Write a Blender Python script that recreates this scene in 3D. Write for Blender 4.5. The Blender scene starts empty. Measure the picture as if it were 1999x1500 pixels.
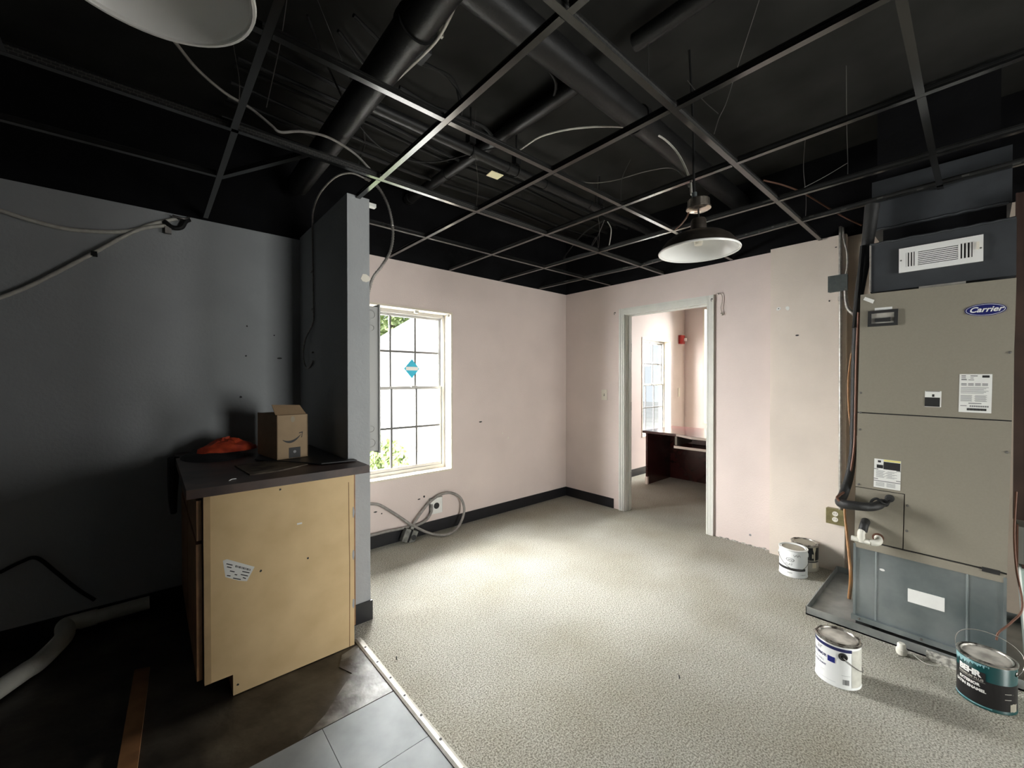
import bpy, bmesh, math, random
from mathutils import Vector, Matrix
random.seed(7)
R = math.radians
SC = bpy.context.scene
COL = SC.collection

# ------------------------------------------------------------------ camera, world, light, exposure
F_PX = 802.6
CAM = Vector((-3.7300, -3.2666, 1.370))
YAW, PITCH, ROLL = R(41.306), R(-0.4475), R(-0.0367)
FW = Vector((math.sin(YAW) * math.cos(PITCH), math.cos(YAW) * math.cos(PITCH), math.sin(PITCH)))
_rt = Vector((math.cos(YAW), -math.sin(YAW), 0)); _up = _rt.cross(FW)
RT = _rt * math.cos(ROLL) + _up * math.sin(ROLL)
UP = -_rt * math.sin(ROLL) + _up * math.cos(ROLL)
cam_d = bpy.data.cameras.new('camera'); cam = bpy.data.objects.new('camera', cam_d); COL.objects.link(cam)
cam_d.sensor_fit = 'HORIZONTAL'; cam_d.sensor_width = 36.0; cam_d.lens = 36.0 * F_PX / 1999.0
cam_d.clip_start = 0.02; cam_d.clip_end = 200
cam.matrix_world = Matrix(((RT.x, UP.x, -FW.x, CAM.x), (RT.y, UP.y, -FW.y, CAM.y), (RT.z, UP.z, -FW.z, CAM.z), (0, 0, 0, 1)))
SC.camera = cam

SC.view_settings.view_transform = 'Standard'; SC.view_settings.look = 'None'
SC.view_settings.gamma = 1.0; SC.view_settings.exposure = 0.13
SC.view_settings.use_curve_mapping = False
SC.cycles.max_bounces = 12; SC.cycles.diffuse_bounces = 8; SC.cycles.glossy_bounces = 4
SC.cycles.transparent_max_bounces = 16; SC.cycles.sample_clamp_indirect = 12.0
SC.cycles.use_denoising = True

world = bpy.data.worlds.new('sky'); SC.world = world; world.use_nodes = True
bg = world.node_tree.nodes['Background']; bg.inputs[0].default_value = (0.86, 0.93, 1.0, 1); bg.inputs[1].default_value = 0.95

def area_lamp(name, loc, target, sx, sy, energy, color=(1, 1, 1)):
    d = bpy.data.lights.new(name, 'AREA'); d.shape = 'RECTANGLE'; d.size = sx; d.size_y = sy; d.energy = energy; d.color = color
    o = bpy.data.objects.new(name, d); COL.objects.link(o); o.location = loc
    o.rotation_euler = (Vector(target) - Vector(loc)).to_track_quat('-Z', 'Y').to_euler(); return o
area_lamp('daylight_window', (-1.5, 5.0, 4.7), (-2.0, -1.2, 0.9), 6.5, 2.6, 4900, (1.0, .995, .985))
d_sun = bpy.data.lights.new('sun', 'SUN'); d_sun.energy = 5.0; d_sun.angle = R(1); o_sun = bpy.data.objects.new('sun', d_sun); COL.objects.link(o_sun)
o_sun.rotation_euler = Vector((.8, .35, -.6)).to_track_quat('-Z', 'Y').to_euler()
area_lamp('daylight_window_side', (-4.0, 1.9, 2.3), (-1.6, -1.2, 1.2), 3.0, 3.0, 2500, (1.0, .995, .985))
area_lamp('fill_behind_camera', (-2.1, -7.2, 1.15), (-2.1, -5, 1.25), 1.3, 1.5, 195, (1.0, .99, .97))  # added fill lamp, out of view behind the camera; no known storefront
area_lamp('fill_rear_right', (.35, -5.65, 1.1), (-2, -4.4, 1.1), 1.3, 2.0, 75, (1.0, .99, .97))  # second added fill lamp, out of view, brightens partition end and cabinet side
area_lamp('daylight_office', (2.1, 2.0, 3.6), (2.1, -0.2, 1.1), 2.6, 1.8, 3600, (1.0, .99, .97))
area_lamp('daylight_office_side', (4.6, -0.9, 2.4), (2.5, -0.9, 1.2), 1.6, 1.6, 700, (1.0, .99, .97))

# pixel (1999 x 1500 frame) to a point on a plane of the room
def ray(u, v): return FW + RT * ((u - 999.5) / F_PX) - UP * ((v - 750) / F_PX)
def at_z(u, v, z): d = ray(u, v); return CAM + d * ((z - CAM.z) / d.z)
def at_x(u, v, x): d = ray(u, v); return CAM + d * ((x - CAM.x) / d.x)
def at_y(u, v, y): d = ray(u, v); return CAM + d * ((y - CAM.y) / d.y)

# ------------------------------------------------------------------ materials
MATS = {}
def mat(name, color, rough=0.6, metal=0.0, var=0.0, scale=8.0, bump=0.0, bscale=60.0, color2=None, spec=0.5, ramp=(0.35, 0.65), detail=4.0, coat=0.0):
    m = bpy.data.materials.new(name); m.use_nodes = True; nt = m.node_tree; b = nt.nodes['Principled BSDF']
    b.inputs['Roughness'].default_value = rough; b.inputs['Metallic'].default_value = metal
    b.inputs['Specular IOR Level'].default_value = spec; b.inputs['Coat Weight'].default_value = coat
    c = (*color, 1); b.inputs['Base Color'].default_value = c
    tc = None
    if var > 0 or color2 or bump > 0:
        tc = nt.nodes.new('ShaderNodeTexCoord')
    if var > 0 or color2:
        c2 = color2 or tuple(max(0, x * (1 - var)) for x in color)
        n = nt.nodes.new('ShaderNodeTexNoise'); n.inputs['Scale'].default_value = scale; n.inputs['Detail'].default_value = detail
        nt.links.new(tc.outputs['Object'], n.inputs['Vector'])
        r = nt.nodes.new('ShaderNodeValToRGB'); r.color_ramp.elements[0].position = ramp[0]; r.color_ramp.elements[1].position = ramp[1]
        r.color_ramp.elements[0].color = (*c2, 1); r.color_ramp.elements[1].color = c
        nt.links.new(n.outputs['Fac'], r.inputs['Fac']); nt.links.new(r.outputs['Color'], b.inputs['Base Color'])
    if bump > 0:
        n2 = nt.nodes.new('ShaderNodeTexNoise'); n2.inputs['Scale'].default_value = bscale; n2.inputs['Detail'].default_value = 3
        nt.links.new(tc.outputs['Object'], n2.inputs['Vector'])
        bp = nt.nodes.new('ShaderNodeBump'); bp.inputs['Strength'].default_value = bump; bp.inputs['Distance'].default_value = 0.01
        nt.links.new(n2.outputs['Fac'], bp.inputs['Height']); nt.links.new(bp.outputs['Normal'], b.inputs['Normal'])
    MATS[name] = m; return m
def emis(name, color, strength):
    m = bpy.data.materials.new(name); m.use_nodes = True; b = m.node_tree.nodes['Principled BSDF']
    b.inputs['Base Color'].default_value = (*color, 1); b.inputs['Emission Color'].default_value = (*color, 1); b.inputs['Emission Strength'].default_value = strength
    return m

M_PINK = mat('pink_wall_paint', (.73, .625, .585), .75, var=.07, scale=2.2, bump=.12, bscale=90)
M_PINK2 = mat('patched_wall_paint', (.72, .635, .56), .75, var=.08, scale=3, bump=.15, bscale=90)
M_BEIGE = mat('beige_wall_paint', (.52, .44, .36), .75, var=.12, scale=4, bump=.12, bscale=70)
M_GREY = mat('grey_wall_paint', (.36, .375, .385), .7, var=.08, scale=3, bump=.25, bscale=55)
M_BLACKWALL = mat('black_ceiling_paint', (.008, .008, .009), .9, var=.3, scale=5, bump=.2, bscale=20, spec=.08)
M_DECK = mat('black_deck_membrane', (.027, .027, .025), .85, var=.35, scale=3, bump=.6, bscale=4, spec=.1)
M_BLACK = mat('black_pipe_paint', (.012, .012, .012), .45, var=.3, scale=20, bump=.1, bscale=80, spec=.35)
M_TEE = mat('black_grid_enamel', (.014, .014, .0135), .2, var=.25, scale=40, spec=1.0)
M_CABLE = mat('black_cable', (.010, .010, .010), .6, spec=.25)
M_WIRE = mat('steel_wire', (.18, .17, .16), .5, .8)
M_WHITECABLE = mat('white_cable', (.62, .60, .54), .5, var=.2, scale=30)
M_GREYCABLE = mat('grey_cable', (.30, .28, .26), .55, var=.3, scale=30)
M_ARMOR = mat('armoured_cable', (.42, .40, .37), .42, .7, var=.3, scale=50)
M_BASE = mat('black_vinyl_baseboard', (.010, .010, .013), .4, var=.3, scale=12)
M_TRIM = mat('white_trim_paint', (.68, .68, .63), .42, var=.06, scale=8)
M_CREAM = mat('cream_reveal_paint', (.74, .66, .55), .6, var=.1, scale=9, bump=.1, bscale=60)
M_ALU = mat('window_aluminium', (.40, .40, .385), .45, .35)
M_MUNT = mat('muntin_grey', (.11, .11, .108), .5, .2)
M_STEEL = mat('galvanised_steel', (.40, .44, .45), .38, .8, color2=(.22, .26, .27), scale=5, ramp=(.3, .7), bump=.05, bscale=14)
M_PAN = mat('galvanised_pan', (.46, .48, .47), .42, .7, color2=(.22, .24, .24), scale=6, ramp=(.3, .7))
M_HVAC = mat('taupe_sheet_metal', (.275, .25, .20), .5, .1, var=.05, scale=120)
M_DARKGAP = mat('dark_gap', (.01, .01, .01), .8)
M_DUCT = mat('black_duct_wrap', (.036, .040, .045), .6, var=.2, scale=12, bump=.2, bscale=14)
M_WHITE = mat('white_enamel', (.80, .80, .78), .25, spec=.6)
M_OFFWHITE = mat('off_white_plastic', (.75, .71, .62), .45)
M_LABEL = mat('white_label_paper', (.80, .80, .77), .6, var=.05, scale=20)
M_PRINT = mat('black_print', (.015, .015, .015), .6)
M_GREYPRINT = mat('grey_print', (.25, .25, .25), .6)
M_YELLOWP = mat('yellow_print', (.75, .68, .2), .6)
M_BLUE = mat('navy_badge', (.012, .016, .13), .35)
M_COPPER = mat('copper', (.12, .055, .035), .5, .4)
M_ORANGEW = mat('orange_wire', (.36, .17, .06), .5, var=.3, scale=20)
M_FOAM = mat('black_foam_insulation', (.012, .012, .012), .6, bump=.3, bscale=50)
M_PVC = mat('white_pvc', (.74, .72, .64), .35, var=.12, scale=14)
M_PVCD = mat('old_pvc', (.80, .79, .70), .5, var=.15, scale=10)
M_BROWN = mat('dark_brown_wood_panel', (.055, .028, .02), .5, var=.4, scale=5)
M_CHIP = mat('particleboard', (.72, .535, .295), .7, color2=(.62, .45, .235), scale=7, ramp=(.3, .7), detail=8)
M_CHIPEDGE = mat('stained_cabinet_wood', (.30, .155, .065), .5, var=.35, scale=14)
M_COUNTER = mat('dark_laminate', (.075, .045, .035), .5, color2=(.035, .022, .02), scale=9, ramp=(.35, .6))
M_CARD = mat('cardboard', (.36, .255, .15), .75, var=.1, scale=20)
M_CARDIN = mat('cardboard_shade', (.28, .19, .11), .8)
M_ORANGE = mat('orange_fabric', (.62, .075, .02), .7, color2=(.35, .03, .01), scale=20, bump=.4, bscale=30)
M_BLACKFAB = mat('black_fabric', (.012, .011, .013), .8, bump=.4, bscale=30)
M_DIRTYBOARD = mat('dirty_board', (.16, .125, .085), .7, color2=(.045, .03, .02), scale=14)
M_BLKBOARD = mat('black_board', (.012, .012, .014), .5)
M_TILE = mat('vinyl_tile', (.42, .445, .45), .55, color2=(.28, .30, .305), scale=6, ramp=(.3, .75), detail=8, spec=.15)
M_TILED = mat('dark_grout', (.06, .055, .05), .8)
M_SUB = mat('dirty_subfloor', (.085, .072, .055), .42, color2=(.016, .012, .009), scale=5.5, ramp=(.35, .72), bump=.3, bscale=14, detail=8)
M_MUD = mat('grey_adhesive', (.22, .21, .19), .5, color2=(.045, .036, .03), scale=9, ramp=(.42, .62), bump=.35, bscale=18, detail=8)
M_STRIP = mat('aluminium_strip', (.50, .48, .43), .45, .2, var=.2, scale=30)
M_MAHOG = mat('dark_mahogany', (.045, .010, .010), .22, var=.3, scale=8, spec=.6)
M_MAHOGE = mat('worn_desk_edge', (.70, .64, .60), .4)
M_RED = mat('red_alarm_plastic', (.42, .03, .025), .35)
M_TEAL = mat('teal_can', (.002, .05, .05), .3, var=.1, scale=10)
M_TEALP = mat('teal_paint_runs', (.36, .56, .60), .4, color2=(.08, .25, .27), scale=22)
M_BLACKL = mat('black_can_label', (.012, .011, .012), .3)
M_LID = mat('paint_stained_lid', (.56, .53, .47), .45, .15, color2=(.26, .24, .21), scale=14, ramp=(.35, .6))
M_LIDC = mat('beige_paint_lid', (.36, .335, .27), .5, .1, var=.2, scale=14)
M_RIM = mat('tin_rim', (.45, .43, .39), .35, .8, color2=(.08, .07, .06), scale=26, ramp=(.4, .55))
M_TIN = mat('white_can_wrap', (.80, .81, .80), .35, var=.03, scale=10)
M_NAVY = mat('navy_print', (.015, .02, .10), .4)
M_BARN = mat('bronze_barn_shade', (.075, .062, .052), .38, .6, var=.3, scale=30)
M_NICKEL = mat('shiny_tin_box', (.62, .55, .47), .22, .95)
M_CYAN = mat('cyan_sticker', (.03, .42, .60), .5)
M_BRASS = mat('tarnished_brass_plate', (.30, .26, .13), .4, .6, var=.25, scale=30)
M_GBOX = mat('grey_junction_box', (.10, .115, .115), .5, .3, var=.2, scale=30)
M_OLDBOX = mat('old_metal_box', (.22, .22, .20), .45, .5, color2=(.10, .10, .09), scale=24)
M_PANEL = mat('grey_breaker_panel', (.36, .36, .35), .5, .15)
M_MINT = mat('pale_green_board', (.50, .62, .58), .5, var=.1, scale=8)
M_GREYMETAL = mat('grey_metal_box', (.20, .20, .18), .5, .3)
M_PLANK = mat('floor_plank_wood', (.30, .14, .055), .6, var=.35, scale=12)
M_PLASTER = mat('crumbled_plaster', (.52, .50, .45), .8, color2=(.20, .19, .17), scale=60, ramp=(.4, .6))
M_STRING = mat('string', (.40, .35, .28), .8)
M_HOUSE = mat('white_siding', (.80, .81, .82), .7)
M_ROOFW = mat('pale_roof_edge', (.74, .74, .73), .7)
M_LEAF = mat('sunlit_leaves', (.62, .72, .38), .6, color2=(.42, .52, .22), scale=3)
M_BARK = mat('bark', (.16, .12, .09), .8)
M_GROUND = mat('pale_ground', (.40, .40, .39), .9, var=.2, scale=2)
M_FENCE = mat('grey_fence', (.30, .29, .27), .6)
M_MASK = mat('tan_mask', (.33, .28, .2), .7)

def carpet_mat():
    m = bpy.data.materials.new('speckled_carpet'); m.use_nodes = True; nt = m.node_tree; b = nt.nodes['Principled BSDF']
    b.inputs['Roughness'].default_value = .95; b.inputs['Specular IOR Level'].default_value = .15
    tc = nt.nodes.new('ShaderNodeTexCoord')
    n = nt.nodes.new('ShaderNodeTexNoise'); n.inputs['Scale'].default_value = 150; n.inputs['Detail'].default_value = 3; n.inputs['Roughness'].default_value = .7
    r = nt.nodes.new('ShaderNodeValToRGB'); e = r.color_ramp.elements
    e[0].position = .36; e[0].color = (.17, .162, .132, 1); e[1].position = .62; e[1].color = (.60, .585, .52, 1)
    n2 = nt.nodes.new('ShaderNodeTexNoise'); n2.inputs['Scale'].default_value = 1.6; n2.inputs['Detail'].default_value = 5
    r2 = nt.nodes.new('ShaderNodeValToRGB'); r2.color_ramp.elements[0].position = .3; r2.color_ramp.elements[1].position = .6
    r2.color_ramp.elements[0].color = (.82, .79, .73, 1); r2.color_ramp.elements[1].color = (1, 1, 1, 1)
    mx = nt.nodes.new('ShaderNodeMix'); mx.data_type = 'RGBA'; mx.blend_type = 'MULTIPLY'; mx.inputs[0].default_value = 1
    for t in (n, n2): nt.links.new(tc.outputs['Object'], t.inputs['Vector'])
    nt.links.new(n.outputs['Fac'], r.inputs['Fac']); nt.links.new(n2.outputs['Fac'], r2.inputs['Fac'])
    nt.links.new(r.outputs['Color'], mx.inputs[6]); nt.links.new(r2.outputs['Color'], mx.inputs[7]); nt.links.new(mx.outputs[2], b.inputs['Base Color'])
    bp = nt.nodes.new('ShaderNodeBump'); bp.inputs['Strength'].default_value = .7; bp.inputs['Distance'].default_value = .012
    nt.links.new(n.outputs['Fac'], bp.inputs['Height']); nt.links.new(bp.outputs['Normal'], b.inputs['Normal'])
    return m
M_CARPET = carpet_mat()

def glass_mat():
    m = bpy.data.materials.new('window_glass'); m.use_nodes = True; nt = m.node_tree
    for n in list(nt.nodes): nt.nodes.remove(n)
    o = nt.nodes.new('ShaderNodeOutputMaterial'); mx = nt.nodes.new('ShaderNodeMixShader'); t = nt.nodes.new('ShaderNodeBsdfTransparent')
    g = nt.nodes.new('ShaderNodeBsdfGlossy'); g.inputs['Roughness'].default_value = .02
    t.inputs[0].default_value = (.97, .98, .97, 1); mx.inputs[0].default_value = .05
    nt.links.new(t.outputs[0], mx.inputs[1]); nt.links.new(g.outputs[0], mx.inputs[2]); nt.links.new(mx.outputs[0], o.inputs[0]); return m
M_GLASS = glass_mat()

def slot_mat():   # black tee web with the rows of punched slots
    m = mat('slotted_grid_enamel', (.02, .02, .02), .35, spec=.6); nt = m.node_tree; b = nt.nodes['Principled BSDF']
    tc = nt.nodes.new('ShaderNodeTexCoord'); w = nt.nodes.new('ShaderNodeTexBrick')
    mp = nt.nodes.new('ShaderNodeMapping'); mp.inputs['Rotation'].default_value = (R(90), 0, 0)
    w.inputs['Scale'].default_value = 60; w.inputs['Color1'].default_value = (.02, .02, .02, 1); w.inputs['Color2'].default_value = (.015, .015, .015, 1)
    w.inputs['Mortar'].default_value = (.09, .088, .08, 1); w.inputs['Mortar Size'].default_value = .05; w.inputs['Brick Width'].default_value = 1.2; w.inputs['Row Height'].default_value = .6
    nt.links.new(tc.outputs['Object'], mp.inputs[0]); nt.links.new(mp.outputs[0], w.inputs['Vector']); nt.links.new(w.outputs['Color'], b.inputs['Base Color'])
    return m
M_SLOT = slot_mat()

# ------------------------------------------------------------------ helpers
def box(bm, x0, x1, y0, y1, z0, z1):
    x0, x1 = min(x0, x1), max(x0, x1); y0, y1 = min(y0, y1), max(y0, y1); z0, z1 = min(z0, z1), max(z0, z1)
    v = [bm.verts.new(p) for p in ((x0, y0, z0), (x1, y0, z0), (x1, y1, z0), (x0, y1, z0), (x0, y0, z1), (x1, y0, z1), (x1, y1, z1), (x0, y1, z1))]
    for f in ((0, 3, 2, 1), (4, 5, 6, 7), (0, 1, 5, 4), (1, 2, 6, 5), (2, 3, 7, 6), (3, 0, 4, 7)): bm.faces.new([v[i] for i in f])
    return v
def prism(bm, pts, off):
    """polygon pts (3-D, planar) extruded by vector off"""
    off = Vector(off); a = [bm.verts.new(p) for p in pts]; b = [bm.verts.new(Vector(p) + off) for p in pts]; n = len(a)
    bm.faces.new(a[::-1]); bm.faces.new(b)
    for i in range(n): bm.faces.new((a[i], a[(i + 1) % n], b[(i + 1) % n], b[i]))
def catmull(pts, n=8):
    pts = [Vector(p) for p in pts]
    if len(pts) < 3: return pts
    q = [pts[0] * 2 - pts[1]] + pts + [pts[-1] * 2 - pts[-2]]; out = []
    for i in range(1, len(q) - 2):
        p0, p1, p2, p3 = q[i - 1:i + 3]
        for k in range(n):
            t = k / n
            out.append(.5 * ((2 * p1) + (p2 - p0) * t + (2 * p0 - 5 * p1 + 4 * p2 - p3) * t * t + (3 * p1 - p0 - 3 * p2 + p3) * t ** 3))
    out.append(pts[-1]); return out
def tube(bm, pts, r, seg=10, smooth=8, ridge=0.0, step=.006):
    P = catmull(pts, smooth) if smooth else [Vector(p) for p in pts]
    if ridge:
        Q = [P[0]]; acc = 0
        for a, b in zip(P, P[1:]):
            L = (b - a).length; k = max(1, int(L / step))
            for j in range(1, k + 1): Q.append(a.lerp(b, j / k))
        P = Q
    rings = []; nrm = None
    for i, p in enumerate(P):
        t = (P[min(i + 1, len(P) - 1)] - P[max(i - 1, 0)]).normalized()
        if nrm is None:
            nrm = t.orthogonal().normalized()
        else:
            nrm = (nrm - t * nrm.dot(t))
            nrm = nrm.normalized() if nrm.length > 1e-6 else t.orthogonal().normalized()
        bn = t.cross(nrm)
        rr = (r(i / (len(P) - 1)) if callable(r) else r) * (1 + (ridge if ridge and i % 2 else 0))
        rings.append([bm.verts.new(p + (nrm * math.cos(2 * math.pi * k / seg) + bn * math.sin(2 * math.pi * k / seg)) * rr) for k in range(seg)])
    for a, b in zip(rings, rings[1:]):
        for k in range(seg): bm.faces.new((a[k], a[(k + 1) % seg], b[(k + 1) % seg], b[k]))
    bm.faces.new(rings[0][::-1]); bm.faces.new(rings[-1])
def lathe(bm, prof, c, seg=40, axis='z', close=False):
    c = Vector(c); rings = []
    for r, h in prof:
        ring = []
        for k in range(seg):
            a = 2 * math.pi * k / seg
            d = {'z': Vector((r * math.cos(a), r * math.sin(a), h)), 'x': Vector((h, r * math.cos(a), r * math.sin(a))), 'y': Vector((r * math.sin(a), h, r * math.cos(a)))}[axis]
            ring.append(bm.verts.new(c + d))
        rings.append(ring)
    for a, b in zip(rings, rings[1:]):
        for k in range(seg): bm.faces.new((a[k], a[(k + 1) % seg], b[(k + 1) % seg], b[k]))
    if prof[0][0] > 1e-5: bm.faces.new(rings[0][::-1])
    if prof[-1][0] > 1e-5 and not close: bm.faces.new(rings[-1])
    bmesh.ops.remove_doubles(bm, verts=bm.verts, dist=1e-6)
def frame_y(bm, x0, x1, y0, y1, z0, z1, w, wt=None, wb=None):
    wt = wt or w; wb = wb or w
    box(bm, x0, x0 + w, y0, y1, z0, z1); box(bm, x1 - w, x1, y0, y1, z0, z1)
    box(bm, x0 + w, x1 - w, y0, y1, z1 - wt, z1); box(bm, x0 + w, x1 - w, y0, y1, z0, z0 + wb)
def frame_x(bm, x0, x1, y0, y1, z0, z1, w, wt=None, wb=None):
    wt = wt or w; wb = wb or w; y0, y1 = min(y0, y1), max(y0, y1)
    box(bm, x0, x1, y0, y0 + w, z0, z1); box(bm, x0, x1, y1 - w, y1, z0, z1)
    box(bm, x0, x1, y0 + w, y1 - w, z1 - wt, z1); box(bm, x0, x1, y0 + w, y1 - w, z0, z0 + wb)
def obj(name, bm, m, parent=None, smooth=False, bevel=0.0, **kw):
    if bevel:
        es = [e for e in bm.edges if len(e.link_faces) == 2 and e.calc_face_angle(0) > .5]
        if es: bmesh.ops.bevel(bm, geom=es, offset=bevel, segments=2, profile=.6, affect='EDGES', clamp_overlap=True)
    bmesh.ops.recalc_face_normals(bm, faces=bm.faces)
    me = bpy.data.meshes.new(name); bm.to_mesh(me); bm.free(); me.materials.append(m)
    if smooth:
        for p in me.polygons: p.use_smooth = True
        me.set_sharp_from_angle(angle=R(38))
    o = bpy.data.objects.new(name, me); COL.objects.link(o)
    if parent is not None:
        o.parent = parent; o.matrix_parent_inverse = Matrix.Translation(-PLOC[parent.name])
    PLOC[o.name] = PLOC[parent.name].copy() if parent is not None else Vector((0, 0, 0))
    if parent is not None and parent.type == 'MESH':
        o.matrix_parent_inverse = Matrix.Identity(4)
    for k, v in kw.items(): o[k] = v
    return o
PLOC = {}
def thing(name, loc, label, cat, group=None):
    o = bpy.data.objects.new(name, None); COL.objects.link(o); o.location = loc; o.empty_display_size = .05
    PLOC[o.name] = Vector(loc); o['label'] = label; o['category'] = cat
    if group: o['group'] = group
    return o
def tag(o, label, cat, group=None):
    o['label'] = label; o['category'] = cat
    if group: o['group'] = group
    return o
def bx(name, m, parent, *d, bevel=0.0, **kw):
    bm = bmesh.new(); box(bm, *d); return obj(name, bm, m, parent, bevel=bevel, **kw)
def tb(name, m, parent, pts, r, **kw):
    bm = bmesh.new(); extra = {k: kw.pop(k) for k in ('seg', 'smooth', 'ridge', 'step') if k in kw}
    tube(bm, pts, r, **extra); return obj(name, bm, m, parent, smooth=True, **kw)
def struct(o): o['kind'] = 'structure'; return o
def text_geo(body, size, shear=0.0, bold=0.0, align='LEFT', space=1.0):
    c = bpy.data.curves.new('lettering', 'FONT'); c.body = body; c.size = size; c.shear = shear; c.offset = bold; c.align_x = align; c.space_character = space; c.resolution_u = 3
    t = bpy.data.objects.new('lettering', c); COL.objects.link(t)
    me = bpy.data.meshes.new_from_object(t); bpy.data.objects.remove(t); bpy.data.curves.remove(c)
    vs = [v.co.copy() for v in me.vertices]; fs = [list(p.vertices) for p in me.polygons]; bpy.data.meshes.remove(me); return vs, fs
def put(bm, geo, fn):
    vs, fs = geo; nv = [bm.verts.new(fn(v.x, v.y)) for v in vs]
    for f in fs:
        try: bm.faces.new([nv[i] for i in f])
        except ValueError: pass

# ------------------------------------------------------------------ room shell
ZT = 2.394      # height where the wall paint stops and the grid hangs
ZD = 3.02       # black deck
T = .20
XP0, XP1, YP = -2.911, -2.786, -0.957       # stub partition
WX0, WX1, WZ0, WZ1 = -2.464, -1.604, .533, 2.011
def wall_y(name, m, x0, x1, z0, z1, y0, y1, hole=None):
    bm = bmesh.new()
    if z0 == 0: z0 = -.08
    if hole:
        a, b, c, d = hole
        box(bm, x0, a, y0, y1, z0, z1); box(bm, b, x1, y0, y1, z0, z1); box(bm, a, b, y0, y1, z0, c); box(bm, a, b, y0, y1, d, z1)
    else: box(bm, x0, x1, y0, y1, z0, z1)
    return struct(obj(name, bm, m))
def wall_x(name, m, y0, y1, z0, z1, x0, x1, hole=None):
    bm = bmesh.new()
    if z0 == 0: z0 = -.08
    if hole:
        a, b, c, d = hole
        box(bm, x0, x1, y0, a, z0, z1); box(bm, x0, x1, b, y1, z0, z1); box(bm, x0, x1, a, b, z0, c) if c > 0 else None; box(bm, x0, x1, a, b, d, z1)
    else: box(bm, x0, x1, y0, y1, z0, z1)
    return struct(obj(name, bm, m))
XL, YF = -6.6, -6.6
floor = struct(bx('floor', M_CARPET, None, -2.925, 3.0, YF, 0, -.06, 0))
wall_back = wall_y('wall_back', M_PINK, XP1, 0, 0, ZT, 0, T, (WX0, WX1, WZ0, WZ1))
wall_grey = wall_y('wall_back_grey', M_GREY, XL, XP0, 0, ZT, 0, T)
wall_y('wall_back_behind_partition', M_GREY, XP0, XP1, 0, ZT, 0, T)
wall_y('wall_back_upper', M_BLACKWALL, XL, 0, ZT, ZD, 0, T)
DY0, DY1, DZ = -1.672, -0.80, 2.075          # door opening
wall_right = wall_x('wall_right', M_PINK, -2.17, 0, 0, ZT, 0, .115, (DY0, DY1, 0, DZ))
wall_x('wall_right_upper', M_BLACKWALL, YF, 0, ZT, ZD, 0, .115)
wall_patch = wall_x('wall_right_furred', M_PINK2, -2.64, -2.17, .0, ZT + .012, -.045, .115)
wall_x('wall_right_behind_unit', M_BEIGE, YF, -2.64, 0, ZT, 0, .115, (-6.3, -5.0, .05, 1.95))  # rear opening is added to admit the second fill lamp, no real door
partition = struct(bx('wall_partition', M_GREY, None, XP0, XP1, YP, 0, 0, 2.408))
wall_x('wall_left', M_GREY, YF, 0, 0, ZD, XL - .15, XL)
wall_y('wall_front', M_BEIGE, XL, 0, 0, ZD, YF - .15, YF, (-2.72, -1.5, .3, 1.9))  # opening is added, out of view, to admit the fill lamp behind the camera
wall_x('wall_fill_blocker', M_GREY, YF, -3.42, 0, ZD, XP0, XP1)  # unseen wall added to keep fill light off the grey back wall
ceiling = struct(bx('ceiling', M_DECK, None, XL - .15, .115, YF - .15, T, ZD, ZD + .25))
# office beyond the doorway
wall_y('wall_office_back', M_PINK, .115, 3.0, 0, 2.62, 0, T, (1.67, 2.53, .533, WZ1))
wall_x('wall_office_side', M_PINK, YF, T, 0, 2.62, 3.0, 3.15, (-1.25, -.30, .655, 2.55))
struct(bx('ceiling_office', M_BLACKWALL, None, .115, 3.15, YF, T, 2.62, 2.8))
wall_y('wall_office_front', M_PINK, .115, 3.0, 0, 2.62, -3.6, -3.5)
# torn crumbs at the foot of the patched wall
bm = bmesh.new()
for i in range(16):
    y = -1.78 - i * .026; box(bm, -.006, .001, y - .016, y + .01, 0, random.uniform(.004, .018))
obj('plaster_edge', bm, M_PLASTER, wall_right)
# baseboards
def baseb(name, *d):
    bm = bmesh.new(); box(bm, *d); return struct(obj(name, bm, M_BASE, bevel=.004))
baseb('baseboard_back', XP1, -.0, -.008, 0, 0, .103)
baseb('baseboard_right', -.008, 0, -.676, 0, 0, .103)
baseb('baseboard_back_grey', XL, XP0, -.008, 0, 0, .103)
baseb('baseboard_partition_end', XP0 + .035, XP1 + .008, YP - .012, YP, 0, .11)
baseb('baseboard_partition_corner', XP0 - .004, XP0 + .035, YP - .008, YP, 0, .115)
baseb('baseboard_partition_side', XP1, XP1 + .008, YP, 0, 0, .103)
baseb('baseboard_office', .115, 3.0, -.008, 0, 0, .103)
# marks in the plaster
def blot(name, parent, m, c, axis, rx, rz, t=.002, n=9):
    bm = bmesh.new(); pts = []
    for k in range(n):
        a = 2 * math.pi * k / n; s = random.uniform(.75, 1.15)
        pts.append(Vector(c) + (Vector((math.cos(a) * rx * s, 0, math.sin(a) * rz * s)) if axis == 'y' else Vector((0, math.cos(a) * rx * s, math.sin(a) * rz * s))))
    prism(bm, pts, (0, -t, 0) if axis == 'y' else (-t, 0, 0)); obj(name, bm, m, parent)
for (u, v, a, b, m) in ((938, 824, .02, .007, M_PRINT), (981, 846, .008, .008, M_OFFWHITE), (992, 855, .008, .012, M_OFFWHITE), (733, 1000, .016, .006, M_PRINT), (745, 1003, .006, .006, M_PRINT), (818, 975, .014, .005, M_PRINT), (828, 970, .01, .01, M_PRINT)):
    blot('wall_hole', wall_back, m, at_y(u, v, 0), 'y', a, b)
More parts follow.
